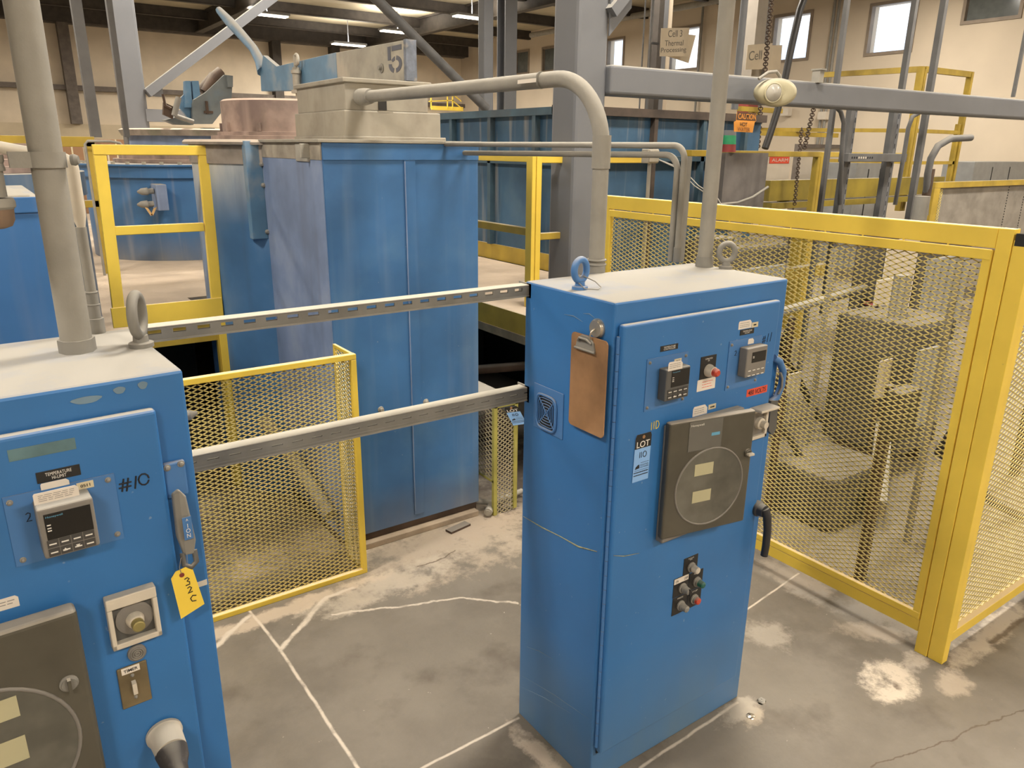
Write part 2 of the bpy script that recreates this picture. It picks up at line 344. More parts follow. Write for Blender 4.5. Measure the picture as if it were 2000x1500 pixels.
# ------------------------------------------------------------------ floor: worn concrete with filled joints, cracks and plaster-like dust
def floor_mat():
    m = bpy.data.materials.new('floor_concrete'); m.use_nodes = True; N, L = m.node_tree.nodes, m.node_tree.links
    b = N['Principled BSDF']; b.inputs['Roughness'].default_value = .55
    t = N.new('ShaderNodeTexCoord'); P = t.outputs['Object']
    def noise(s, det=5, rg=.6, src=None):
        n = N.new('ShaderNodeTexNoise'); n.inputs['Scale'].default_value = s; n.inputs['Detail'].default_value = det
        n.inputs['Roughness'].default_value = rg; L.new(src or P, n.inputs['Vector']); return n
    def M(op, a, c=None, cl=False):
        q = N.new('ShaderNodeMath'); q.operation = op; q.use_clamp = cl
        for i, x in ((0, a), (1, c)):
            if x is None: continue
            if isinstance(x, (int, float)): q.inputs[i].default_value = x
            else: L.new(x, q.inputs[i])
        return q.outputs[0]
    def VM(op, a, c=None, sc=None):
        q = N.new('ShaderNodeVectorMath'); q.operation = op
        for i, x in ((0, a), (1, c)):
            if x is None: continue
            if isinstance(x, tuple): q.inputs[i].default_value = x
            else: L.new(x, q.inputs[i])
        if sc is not None:
            if isinstance(sc, (int, float)): q.inputs['Scale'].default_value = sc
            else: L.new(sc, q.inputs['Scale'])
        return q
    def mr(f, a, c, v0=0, v1=1):
        r = N.new('ShaderNodeMapRange'); r.inputs['From Min'].default_value = a; r.inputs['From Max'].default_value = c
        r.inputs['To Min'].default_value = v0; r.inputs['To Max'].default_value = v1; L.new(f, r.inputs['Value']); return r.outputs['Result']
    def mix(f, a, c):
        q = N.new('ShaderNodeMix'); q.data_type = 'RGBA'; L.new(f, q.inputs[0])
        for i, x in ((6, a), (7, c)):
            if isinstance(x, tuple): q.inputs[i].default_value = (*x, 1)
            else: L.new(x, q.inputs[i])
        return q.outputs[2]
    wob = noise(9, 4); wv = VM('SUBTRACT', wob.outputs['Color'], (.5, .5, .5)).outputs[0]
    Pw = VM('ADD', P, VM('SCALE', wv, sc=.05).outputs[0]).outputs[0]
    Pw2 = VM('ADD', P, VM('SCALE', wv, sc=.012).outputs[0]).outputs[0]
    def seg(a, c, w, src):
        a, c = V(a), V(c); d = c - a; l2 = d.length_squared
        pa = VM('SUBTRACT', src, (a.x, a.y, 0)).outputs[0]
        h = M('MULTIPLY', VM('DOT_PRODUCT', pa, (d.x, d.y, 0)).outputs['Value'], 1 / l2, True)
        k = VM('SCALE', None, sc=h); k.inputs[0].default_value = (d.x, d.y, 0)
        dist = VM('LENGTH', VM('SUBTRACT', pa, k.outputs[0]).outputs[0]).outputs['Value']
        return mr(dist, w, w * .35)
    def flat(v): return VM('MULTIPLY', v, (1, 1, 0)).outputs[0]
    Pf, Pf2 = flat(Pw), flat(Pw2)
    c = mix(mr(noise(1.1, 6).outputs['Fac'], .35, .65), (.135, .116, .092), (.215, .188, .150))
    c = mix(mr(noise(5, 8, .7).outputs['Fac'], .45, .62, 0, .6), c, (.205, .180, .145))
    c = mix(mr(noise(2.3, 7).outputs['Fac'], .56, .66, 0, .7), c, (.108, .088, .067))
    acc = None
    patch_noise = noise(7, 8, .72).outputs['Fac']
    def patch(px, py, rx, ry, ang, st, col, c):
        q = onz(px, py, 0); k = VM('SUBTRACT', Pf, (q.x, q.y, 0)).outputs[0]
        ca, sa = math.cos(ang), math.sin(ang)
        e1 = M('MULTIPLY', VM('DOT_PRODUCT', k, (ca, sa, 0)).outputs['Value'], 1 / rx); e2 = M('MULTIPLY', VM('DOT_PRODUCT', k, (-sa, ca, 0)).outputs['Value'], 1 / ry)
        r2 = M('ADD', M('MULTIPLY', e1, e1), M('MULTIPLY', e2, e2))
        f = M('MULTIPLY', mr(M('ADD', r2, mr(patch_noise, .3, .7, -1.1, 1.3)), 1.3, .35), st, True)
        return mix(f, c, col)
    c = patch(900, 1040, .75, .34, .1, .85, (.40, .33, .25), c)
    c = patch(760, 1140, .42, .10, .12, .75, (.45, .39, .31), c)
    c = patch(560, 1190, .5, .05, .05, .8, (.50, .41, .31), c)
    c = patch(960, 1020, .3, .12, 0, .7, (.36, .29, .22), c)
    c = patch(600, 1000, .9, .5, 0, .9, (.52, .42, .31), c)
    c = patch(1735, 1330, .12, .10, .5, .95, (.58, .50, .40), c)
    c = patch(1700, 1235, .16, .07, -.8, .7, (.40, .34, .27), c)
    c = patch(1500, 1240, .10, .10, -.8, .6, (.42, .37, .30), c)
    c = patch(1860, 1330, .10, .06, .3, .7, (.48, .40, .31), c)
    c = patch(1170, 1450, .50, .06, 0, .35, (.5, .43, .33), c)
    c = patch(1470, 1395, .07, .035, .3, .8, (.48, .40, .30), c)
    c = patch(1050, 1470, .04, .16, 0, .8, (.55, .46, .36), c)
    c = patch(1560, 1130, .12, .22, -.3, .6, (.38, .32, .25), c)
    c = patch(1750, 1340, .028, .016, .9, .95, (.16, .12, .09), c)
    c = patch(1790, 1290, .09, .05, .3, .8, (.46, .40, .33), c)
    c = patch(1700, 1200, .34, .07, 1.9, .6, (.30, .275, .24), c)
    c = patch(1930, 1240, .40, .055, .05, .9, (.46, .40, .32), c)
    c = patch(1440, 1390, .12, .04, .05, .8, (.42, .37, .30), c)
    c = patch(975, 905, .42, .9, 0, .95, (.045, .034, .026), c)  # shade beneath the deck edge, painted dark into the floor colour
    lines = [([(485, 1190), (545, 1265), (700, 1502)], .008, Pf2), ([(548, 1268), (600, 1210), (640, 1165), (690, 1148)], .016, Pf),
             ([(820, 1503), (1012, 1402)], .007, Pf2), ([(650, 1200), (790, 1182), (900, 1168), (1012, 1178)], .009, Pf),
             ([(1430, 1210), (1560, 1120)], .006, Pf2), ([(420, 1262), (490, 1200)], .016, Pf), ([(1250, 1500), (1440, 1372)], .007, Pf2)]
    for pts, w, src in lines:
        for p, q in zip(pts, pts[1:]):
            f = seg(onz(*p, 0), onz(*q, 0), w, src); acc = f if acc is None else M('MAXIMUM', acc, f)
    c = mix(M('MULTIPLY', acc, mr(noise(14, 4).outputs['Fac'], .35, .5, .45, 1)), c, (.56, .49, .40))
    dk = None
    for pts, w in (([(985, 1105), (1015, 1098), (1040, 1088), (1060, 1075)], .006), ([(1935, 1255), (2005, 1205)], .016), ([(1700, 1500), (2005, 1385)], .004)):
        pts = [(x - (170 if y < 1110 and x < 1100 else 0), y) for x, y in pts]
        for p, q in zip(pts, pts[1:]):
            f = seg(onz(*p, 0), onz(*q, 0), w, Pf); dk = f if dk is None else M('MAXIMUM', dk, f)
    c = mix(M('MULTIPLY', dk, .8), c, (.10, .07, .045))
    c = mix(mr(noise(34, 3).outputs['Fac'], .72, .76, 0, .8), c, (.5, .45, .38))
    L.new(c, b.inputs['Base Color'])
    L.new(mr(noise(3, 5).outputs['Fac'], .35, .65, .42, .85), b.inputs['Roughness'])
    bp = N.new('ShaderNodeBump'); bp.inputs['Strength'].default_value = .35; bp.inputs['Distance'].default_value = .01
    L.new(noise(18, 8, .65).outputs['Fac'], bp.inputs['Height']); L.new(bp.outputs[0], b.inputs['Normal'])
    return m

R = ROOM
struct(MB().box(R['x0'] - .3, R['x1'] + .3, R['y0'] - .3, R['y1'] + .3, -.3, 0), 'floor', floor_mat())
struct(MB().box(R['x0'] - .3, R['x1'] + .3, R['y0'] - .3, R['y1'] + .3, R['zc'], R['zc'] + .2), 'ceiling', CEILM)
struct(MB().box(R['x0'] - .3, R['x0'], R['y0'], R['y1'], 0, R['zc']), 'wall_left', WALLM)
struct(MB().box(R['x0'], R['x1'], R['y0'] - .3, R['y0'], 0, R['zc']), 'wall_front', WALLM)
struct(MB().box(R['x0'], R['x1'], R['y1'], R['y1'] + .3, 2.45, R['zc']), 'wall_back', INSUL)
struct(MB().box(R['x0'], R['x1'], R['y1'] - .12, R['y1'] + .3, 0, 2.5), 'wall_back_base', BLOCKM)

# right wall with its window openings: pixel corners of each window taken back to the wall plane
WIN = []
for i, (p, q, dark) in enumerate([((1705, 12), (1777, 97), 0), ((1515, 35), (1575, 113), 0), ((1311, 60), (1362, 132), 0), ((1188, 80), (1216, 129), 0),
                                  ((1061, 96), (1094, 135), 1), ((1008, 103), (1032, 141), 1), ((1900, -60), (1990, 30), 1)]):
    a, c = onx(*p, R['x1']), onx(*q, R['x1']); WIN.append((min(a.y, c.y), max(a.y, c.y), min(a.z, c.z), max(a.z, c.z), dark))
ys = sorted(WIN); mb = MB(); y = R['y0']; x0, x1 = R['x1'], R['x1'] + .3
for (a, c, z0, z1, dk) in ys:
    mb.box(x0, x1, y, a, 0, R['zc']); mb.box(x0, x1, a, c, 0, z0); mb.box(x0, x1, a, c, z1, R['zc']); y = c
mb.box(x0, x1, y, R['y1'], 0, R['zc'])
struct(mb, 'wall_right', WALLM)
for i, (a, c, z0, z1, dk) in enumerate(ys):
    w = .06
    f = MB().box(x0 - .03, x0 + .12, a - w, a + .01, z0 - w, z1 + w).box(x0 - .03, x0 + .12, c - .01, c + w, z0 - w, z1 + w) \
        .box(x0 - .028, x0 + .12, a + .01, c - .01, z0 - w, z0 + .01).box(x0 - .028, x0 + .12, a + .01, c - .01, z1 - .01, z1 + w)
    fo = struct(f, 'window_%d' % (i + 1), FRAMEM)
    MB().box(x0 + .08, x0 + .09, a, c, z0, z1).build('window_pane', GLASSD if dk else GLASS, fo)

# girts and posts of the back wall
gz = [ony(235, 50, R['y1'] - .1).z, ony(235, 176, R['y1'] - .1).z]
for i, z in enumerate(gz):
    struct(MB().box(R['x0'], R['x1'], R['y1'] - .3, R['y1'] - .02, z - .075 if i else z - .10, z + .075 if i else z + .10),
           'trim_%d' % (i + 1), GIRT)
for i, px in enumerate((152, 550, 662, -260, 760)):
    p = ony(px, 250, R['y1'] - .3)
    struct(MB().box(p.x - .16, p.x + .16, R['y1'] - .42, R['y1'] - .02, 2.5 if i != 1 else 0, R['zc']), 'trim_%d' % (i + 3), GIRT if i == 0 else GIRD)
# roof steel: girders along the hall, purlins across
k = 8
for x in (-5, 1.2, 7.4, 13.6):
    mb = MB(); mb.box(x - .13, x + .13, R['y0'], R['y1'] - .5, R['zc'] - .06 - .0, R['zc'] - .02)
    mb.box(x - .02, x + .02, R['y0'], R['y1'] - .5, R['zc'] - .50, R['zc'] - .06); mb.box(x - .13, x + .13, R['y0'], R['y1'] - .5, R['zc'] - .54, R['zc'] - .50)
    struct(mb, 'trim_%d' % k, GIRD); k += 1
for j in range(12):
    y = -6 + j * 3.1
    struct(MB().box(R['x0'], R['x1'], y - .05, y + .05, R['zc'] - .28, R['zc'] - .005).box(R['x0'], R['x1'], y - .05, y + .11, R['zc'] - .30, R['zc'] - .27), 'trim_%d' % k, GIRD); k += 1
struct(MB().box(R['x0'], R['x1'], R['y1'] - .6, R['y1'] - .2, R['zc'] - .55, R['zc'] - .1), 'trim_%d' % k, GIRD); k += 1

# high-bay tube lamps: housing, glowing tubes and the light they give
SEEN = [onz(522, 31, 5.4), onz(922, 36, 5.4), onz(777, 64, 5.4), onz(681, 89, 5.2)]
places = [(x, y, 5.45, 0) for x, y in LAMPS] + [(p.x, p.y, p.z, 1) for p in SEEN]
lab_seen = ['long ceiling tube lamp left of the arm marked 5, nearest of those in view', 'ceiling tube lamp just left of the twin grey columns, above the long pipe',
            'ceiling tube lamp above the number 5 on the arm', 'farthest ceiling tube lamp, low between the roof girders']
for i, (x, y, z, seen) in enumerate(places):
    j = i - len(LAMPS)
    t = thing('ceiling_light', (x, y, z), lab_seen[j] if seen else 'white tube lamp hung from the roof girders outside the frame of the photo', 'ceiling light', 'tube lamps under the roof')
    MB().box(x - .6, x + .6, y - .2, y + .2, z + .03, z + .09).box(x - .01, x + .01, y - .01, y + .01, z + .09, R['zc'] - .01).build('housing', GREY, t)
    g = MB()
    for q in (-.12, -.04, .04, .12): g.cyl((x - .57, y + q, z + .012), (x + .57, y + q, z + .012), .016, n=10)
    g.build('tubes', GLOW, t)
    ld = bpy.data.lights.new('lamp_light', 'AREA'); ld.shape = 'RECTANGLE'; ld.size = 1.4; ld.size_y = .6
    ld.energy = LAMP_W * (1.0 if not seen else 1.3); ld.color = LAMP_COLOR
    lo = bpy.data.objects.new('lamp_light', ld); COL.objects.link(lo); lo.parent = t; lo.location = (0, 0, -.02)
    lu = ld.copy(); lu.energy = LAMP_W * .38; lu.size_y = .3
    lo = bpy.data.objects.new('lamp_uplight', lu); COL.objects.link(lo); lo.parent = t; lo.location = (0, 0, .12); lo.rotation_euler = (math.pi, 0, 0)

# ------------------------------------------------------------------ control cabinets
CW, CDp, CH = .705, .382, 1.524
def eyebolt(x, y, parent, ang, m, z=CH, s=1):
    mb = MB(); mb.lathe((x, y, z), (0, 0, 1), [(0, .022), (.008, .022), (.010, .014), (.022, .013)], 20)
    mb.torus((x, y, z + .022 + .030 * s), (math.sin(ang), -math.cos(ang), 0), .025 * s, .0095, sy=1.15)
    return mb.build('eyebolt', m, parent)
def cabinet_shell(t, door, knuckles=True, gap=0):
    MB().box(0, CW, 0, CDp, .0, CH).build('body', BLUE, t, .006)
    u0, u1, z0, z1 = door
    MB().box(u0, u1, -.025, -.002, z0, z1).build('door', BLUE, t, .007, 3)
    mb = MB(); mb.box(u0 + .004, u1 - .002, -.004, .0005, z0 - .012, z0 + .004)
    mb.build('door_gasket', DARK, t)
    if knuckles:
        mb = MB(); z = z0 + .02; mb.box(u0 - .001, u0 + .012, -.003, 0, z0 + .02, z1 - .045)
        while z < z1 - .05:
            mb.cyl((u0 - .002, -.008, z), (u0 - .002, -.008, z + .0445), .0055, n=8); z += .046
        mb.build('hinge', BLUE_P, t)
def controller(t, u0, u1, z0, z1, y, dep, m, disp, brand=None, style=0):
    w, h = u1 - u0, z1 - z0
    b = MB().box(u0, u1, y - dep, y, z0, z1).build('controller', m, t, .004, 3)
    MB().box(u0 + w * disp[0], u0 + w * disp[1], y - dep - .001, y - dep + .002, z0 + h * disp[2], z0 + h * disp[3]).build('display', DISP, b, .0006)
    k = MB(); Wd = MB()
    ky = .36 if style == 0 else .30
    for r in range(2):
        for c in range(4):
            a = u0 + w * (.08 + .215 * c); zz = z0 + h * (ky - r * .17)
            if style == 0: k.box(a, a + w * .195, y - dep - .0012, y - dep + .001, zz - h * .145, zz)
            Wd.box(a + w * .03, a + w * .16, y - dep - .0016, y - dep, zz - h * .09, zz - h * .065)
    if style == 0: k.build('keypad', KEYS, b)
    for q in (.8, .68) if style else (.78, .66, .56): Wd.box(u0 + w * (disp[0] + .03), u0 + w * (disp[0] + .10), y - dep - .0018, y - dep, z0 + h * (disp[2] + (disp[3] - disp[2]) * (q - .2) ) - .0008, z0 + h * (disp[2] + (disp[3] - disp[2]) * (q - .2)) + .0008)
    Wd.build('key_print', WHITE, b)
    if style == 0:
        tri = MB(); x = u0 + w * .37; zz = z0 + h * .12
        tri.prism([(x - .003, y - dep - .002, zz - .002), (x + .003, y - dep - .002, zz - .002), (x, y - dep - .002, zz + .003)], (0, .001, 0))
        x = u0 + w * .60; tri.prism([(x - .003, y - dep - .002, zz + .003), (x + .003, y - dep - .002, zz + .003), (x, y - dep - .002, zz - .002)], (0, .001, 0))
        tri.build('arrow_keys', WHITE, b)
    if brand: lettering(brand, BRANDBLUE, b, (u0 + w * (disp[0] + .03), u0 + w * (disp[0] + .33), z0 + h * (disp[3] - .085), z0 + h * (disp[3] - .035)), y - dep - .001, 'brand_lettering')
    return b
def screws(t, pts, y, r=.0032, name='screw', m=None):
    for (u, z) in pts:
        MB().lathe((u, y, z), (0, -1, 0), [(0, r * 1.5), (.0012, r * 1.45), (.0016, r), (.004, r * .8), (.0048, r * .3)], 12).build(name, m or GALV_R, t)
def sheet(t, u0, u1, z0, z1, y, m, name, th=.0008, tilt=0, cut=None):
    P = [(u0, y, z0), (u1, y, z0 + tilt), (u1, y, z1 + tilt), (u0, y, z1)]
    if cut: P = [(u0, y, z0), (u1, y, z0), (u1, y, z1 - cut), (u1 - cut, y, z1), (u0 + cut * .4, y, z1), (u0, y, z1 - cut * .6)]
    return MB().prism(P, (0, -th, 0)).build(name, m, t)
def lines(t, u0, u1, zs, y, h=.0012, name='print', m=None):
    mb = MB(); rnd = random.Random(int(abs(u0 * 1000)))
    for z in zs:
        a = u0
        while a < u1 - .004:
            l = rnd.uniform(.004, .012); mb.box(a, min(a + l, u1), y - .0003, y + .0003, z, z + h); a += l + .002
    return mb.build(name, m or PRINT, t)

# --- right cabinet
RC = (1.2813, 1.3711, 0)
rc = thing('control_cabinet', RC, 'tall blue control cabinet in the centre, marked #11, with a clipboard on its side', 'cabinet', local=True)
cabinet_shell(rc, (.013, .647, .13, 1.468))
y = -.025
sheet(rc, .100, .256, 1.222, 1.367, y, BLUE_P, 'mounting_plate', .002)
screws(rc, [(.110, 1.357), (.246, 1.357), (.110, 1.232), (.246, 1.233)], y - .002)
controller(rc, .145, .236, 1.250, 1.338, y - .002, .03, BEZEL_D, (.20, .96, .42, .95), 'Honeywell', 0)
n = sheet(rc, .147, .213, 1.381, 1.396, y, BLACK, 'nameplate', .0015); lettering('TEMPERATURE\nCONTROLLER', WHITE, n, (.158, .203, 1.3835, 1.3935), y - .0016)
n = sheet(rc, .145, .199, 1.336, 1.360, y - .0345, PAPER, 'paper_sticker', .0006, cut=.008); lines(n, .150, .190, (1.353, 1.348, 1.343), y - .0355)
n = sheet(rc, .202, .230, 1.340, 1.353, y - .002, TAN, 'number_sticker', .0006); lines(n, .209, .224, (1.3435 + .001,), y - .003, .004, m=INK)
n = sheet(rc, .311, .375, 1.276, 1.342, y, BLACK, 'indicator_plate', .0015); lettering('COMBUSTION\nON', WHITE, n, (.328, .358, 1.326, 1.336), y - .0016)
MB().lathe((.345, y - .001, 1.299), (0, -1, 0), [(0, .0185), (.006, .0185), (.012, .016), (.022, .0145)], 24).build('lamp_collar', KNOBW, rc)
MB().lathe((.345, y - .023, 1.299), (0, -1, 0), [(0, .0125), (.010, .012), (.015, .008)], 24).build('red_indicator_lens', REDB, rc)
n = sheet(rc, .305, .381, 1.241, 1.275, y, PAPER, 'paper_sticker', .0006, cut=.004); lines(n, .325, .368, (1.266, 1.258, 1.250), y - .001, m=RED)
sheet(rc, .426, .571, 1.224, 1.371, y, BLUE_P, 'mounting_plate', .002)
screws(rc, [(.436, 1.360), (.436, 1.234), (.560, 1.235)], y - .002)
controller(rc, .472, .564, 1.262, 1.350, y - .002, .03, BEZEL, (.24, .92, .48, .84), None, 1)
n = sheet(rc, .469, .531, 1.383, 1.399, y, BLACK, 'nameplate', .0015); lettering('TEMPERATURE\nHI-LIMIT', WHITE, n, (.480, .521, 1.3858, 1.3958), y - .0016)
n = sheet(rc, .460, .517, 1.401, 1.425, y, PAPER, 'paper_sticker', .0006, cut=.007); lines(n, .466, .508, (1.418, 1.412, 1.407), y - .001)
n = sheet(rc, .519, .548, 1.400, 1.415, y, TAN, 'number_sticker', .0006); lines(n, .527, .542, (1.4045 + .001,), y - .001, .004, m=INK)
sheet(rc, .508, .534, 1.352, 1.368, y - .002, PAPER, 'torn_sticker', .0006, cut=.006)
n = sheet(rc, .530, .627, 1.185, 1.208, y, RED, 'voltage_sticker', .0008); lettering('480 VOLTS', INK, n, (.537, .620, 1.189, 1.204), y - .0009, bold=.003)
stroke([[(.577, 1.358), (.592, 1.360)], [(.576, 1.350), (.592, 1.352)], [(.582, 1.366), (.579, 1.343)], [(.589, 1.367), (.586, 1.344)], [(.603, 1.372), (.600, 1.346)], [(.618, 1.374), (.614, 1.346)]],
       .0009, INK, rc, y=y - .0004)
stroke([[(.452, 1.338), (.457, 1.341), (.460, 1.335), (.453, 1.326), (.461, 1.326)]], .0009, INK, rc, y=y - .0024)
stroke([[(.134, 1.185), (.134, 1.163)], [(.143, 1.186), (.143, 1.164)], [(.151, 1.186), (.151, 1.163)], [(.151, 1.186), (.159, 1.184), (.163, 1.175), (.160, 1.166), (.151, 1.163)]], .0013, YEL, rc, 'painted_number', y=y - .0004)
n = sheet(rc, .297, .357, 1.168, 1.197, y, PAPER, 'paper_sticker', .0006, cut=.011); lines(n, .303, .345, (1.188, 1.182, 1.176), y - .001)
n = sheet(rc, .362, .394, 1.177, 1.192, y, TAN, 'number_sticker', .0006); lines(n, .370, .387, (1.181 + .001,), y - .001, .004, m=INK)
# chart recorder
MB().box(.182, .492, y - .028, y, .812, 1.168).build('recorder_frame', BEZEL, rc, .004)
dU = V((.2944, -.055, 0)).normalized(); nD = V((dU.y, -dU.x, 0))
def RD(a, z, p=0): return V((.176, -.055, z)) + dU * a + nD * p
rd = MB().prism([RD(0, .826), RD(.300, .826), RD(.300, 1.181), RD(0, 1.181)], -nD * .024).build('recorder_door', REC, rc, .007, 3)
ring = [RD(.153 + .1185 * math.cos(2 * math.pi * i / 48), .968 + .1185 * math.sin(2 * math.pi * i / 48)) for i in range(48)]
MB().tube(ring, .0032, 8, True).build('window_ring', BEZEL, rd)
MB().prism([RD(.153 + .117 * math.cos(2 * math.pi * i / 48), .968 + .117 * math.sin(2 * math.pi * i / 48)) for i in range(48)], nD * .0012).build('window_disc', RECW, rd)
for z in (1.027, .943): MB().prism([RD(.095, z - .018, .0015), RD(.160, z - .018, .0015), RD(.160, z + .018, .0015), RD(.095, z + .018, .0015)], nD * .0006).build('chart_sticker', CREAM, rd)
MB().prism([RD(.065, 1.088), RD(.180, 1.088), RD(.180, 1.176), RD(.065, 1.176)], nD * .0012).build('display_window', mat('recorder_panel', (.13, .125, .11), .2, var=.1), rd)
lettering('Honeywell', WHITE, rd, (0, .044, 0, .008), 0, 'brand_lettering', o=RD(.070, 1.160, .0014), ux=dU, nrm=nD)
MB().prism([RD(.143, 1.126, .0013), RD(.172, 1.126, .0013), RD(.172, 1.135, .0013), RD(.143, 1.135, .0013)], nD * .0005).build('model_badge', BRANDBLUE, rd)
MB().lathe(RD(.283, 1.051), nD, [(0, .013), (.004, .013), (.005, .010), (.008, .010)], 20).build('latch_knob', REC, rd)
MB().obox(RD(.283, 1.051, .013), dU * .010, nD * .006, (0, 0, .003)).build('latch_wing', KNOBW, rd)
# timer window box at right of recorder
tb = MB().box(.553, .636, y - .012, y, 1.040, 1.052).box(.553, .636, y - .012, y, 1.128, 1.140).box(.625, .636, y - .012, y, 1.040, 1.140).box(.553, .562, y - .012, y, 1.040, 1.140)
tb.box(.553, .640, y - .045, y, 1.140, 1.148)
tb = tb.build('timer_frame', KNOBW, rc, .002)
MB().box(.562, .625, y - .003, y, 1.052, 1.128).build('timer_face', BEZEL, tb)
MB().lathe((.600, y - .003, 1.090), (0, -1, 0), [(0, .019), (.012, .018), (.014, .012), (.03, .011)], 20).build('timer_knob', KNOBW, tb)
# push buttons
btn_lines = [(.316, .378, .648, .706, 'POWER\nON', (.350, .668), 'w'), (.347, .409, .582, .644, 'ALARM', (.382, .606), 'g'), (.347, .409, .518, .580, 'STOP', (.378, .545), 'r'),
             (.278, .345, .582, .648, '', (.318, .606), 's'), (.280, .345, .518, .580, 'PRESS', (.316, .545), 's')]
for (u0, u1, z0, z1, tx, (bu, bz), kd) in btn_lines:
    n = sheet(rc, u0, u1, z0, z1, y, BLACK, 'button_plate', .0015)
    if tx: lettering(tx, WHITE, n, ((u0 + u1) / 2 - .012, (u0 + u1) / 2 + .012, z1 - (.012 if '\n' in tx else .009), z1 - .004), y - .0016)
    MB().lathe((bu, y - .0015, bz), (0, -1, 0), [(0, .0165), (.004, .0165), (.005, .0135), (.012, .013)], 20).build('button_collar', GALV_R, n)
    cm = {'w': KNOBW, 'g': GREENB, 'r': REDB, 's': GALV_R}[kd]
    MB().lathe((bu, y - .0135, bz), (0, -1, 0), [(0, .0118), (.016 if kd != 'r' else .008, .0105), (.019 if kd != 'r' else .010, .006)], 20).build('button_cap', cm, n)
    if kd == 's' and bz > .58: MB().box(bu - .003, bu + .003, y - .035, y - .030, bz - .011, bz + .011).build('selector_lever', BLACK, n)
n = sheet(rc, .279, .342, .629, .647, y - .0016, PAPER, 'on_off_label', .0006)
lettering('ON', INK, n, (.284, .297, .633, .642), y - .0024, bold=.01); lettering('OFF', INK, n, (.322, .338, .633, .642), y - .0024, bold=.01)
# main handle and padlock hasp
h = MB().lathe((.652, -.018, .782), (0, -1, 0), [(0, .026), (.014, .026), (.018, .022), (.036, .020)], 24).build('door_handle', BLACKH, rc)
MB().tube([(.652, -.052, .790), (.656, -.062, .765), (.660, -.066, .72), (.662, -.066, .66), (.662, -.064, .625)], [.015, .014, .0125, .0125, .012], 12).build('handle_lever', BLACKH, h)
ha = MB().tube([(.662, -.012, 1.285), (.69, -.014, 1.270), (.712, -.016, 1.235), (.712, -.016, 1.19), (.698, -.014, 1.150), (.668, -.012, 1.14)], .011, 10).build('padlock_hasp', BLUE_P, rc)
MB().prism([(.655, -.012, 1.15), (.69, -.012, 1.145), (.70, -.012, 1.05), (.685, -.012, 1.03), (.66, -.012, 1.05)], (0, -.014, 0)).build('disconnect_lever', BEZEL_D, ha)
MB().tube(arc((0, 0), 0, 0, 1) and [(.690, -.022, 1.235), (.700, -.024, 1.215), (.703, -.024, 1.185), (.692, -.022, 1.165)], .004, 8).build('safety_ring', GALV_R, ha)
eyebolt(.048, .195, rc, .15, BLUE_P); eyebolt(.740 - .01 - .03, .235, rc, -.65, GALV_R)
# vent on the left side
vy0, vy1, vz0, vz1 = .188, .326, 1.093, 1.231
v = MB().box(-.003, 0, vy0, vy1, vz0, vz1).build('vent_plate', BLUE_P, rc, .0015)
mb = MB(); cy, cz = .262, 1.154
def rring(cy, cz, a, b, x): return [(x, cy + a * math.copysign(abs(math.cos(t)) ** .45, math.cos(t)), cz + b * math.copysign(abs(math.sin(t)) ** .45, math.sin(t))) for t in [2 * math.pi * i / 32 for i in range(32)]]
mb.tube(rring(cy, cz, .046, .052, -.006), .0045, 6, True)
for q in range(5): mb.tube(rring(cy, cz, .038 - q * .0075, .043 - q * .0085, -.0055), .0015, 5, True)
mb.tube([(-.0055, cy - .038, cz - .043), (-.0055, cy + .038, cz + .043)], .0018, 5); mb.tube([(-.0055, cy - .038, cz + .043), (-.0055, cy + .038, cz - .043)], .0018, 5)
mb.build('vent_grille', BLUE_P, v)
MB().box(-.0036, -.003, cy - .042, cy + .042, cz - .047, cz + .047).build('vent_opening', DARK, v)
mb = MB(); pts = [(-.0006, CDp - .01, .770), (-.0006, .27, .775), (-.0006, .18, .785), (-.0006, .10, .790), (-.0006, .02, .812)]
mb.tube(pts, [.0008, .0022, .0016, .0028, .0012], 6).build('scratch', mat('scratch_tan', (.30, .30, .19), .8, var=.2, scale=60), rc); mb = MB(); mb.tube([(.02, -.0262, .815), (.06, -.0262, .80), (.12, -.0262, .79)], [.0008, .0014, .0006], 5)
mb.build('scratch', MATS['scratch_tan'], rc)
for (y0_, z0_, y1_, z1_) in ((.36, .17, .02, .24), (.37, .12, .10, .20), (.34, .30, .20, .34), (.12, 1.475, .07, 1.470), (.20, 1.458, .12, 1.452)):
    MB().tube([(-.0005, y0_, z0_), (-.0005, (y0_ + y1_) / 2, (z0_ + z1_) / 2 + .006), (-.0005, y1_, z1_)], [.0004, .0015, .0004], 5).build('scratch', mat('scratch_pale', (.16, .25, .36), .7, var=.2), rc)
# wire twisted through the left eyebolt
solo(MB().tube([(RC[0] + .055, RC[1] + .19, 1.560), (RC[0] + .085, RC[1] + .175, 1.545), (RC[0] + .095, RC[1] + .16, 1.530), (RC[0] + .075, RC[1] + .15, 1.527), (RC[0] + .045, RC[1] + .17, 1.529),
                (RC[0] + .036, RC[1] + .19, 1.545), (RC[0] + .05, RC[1] + .20, 1.562)], .0016, 6), 'tie_wire', GALV_R, 'bent wire looped through the blue eyebolt of the cabinet marked #11', 'wire')

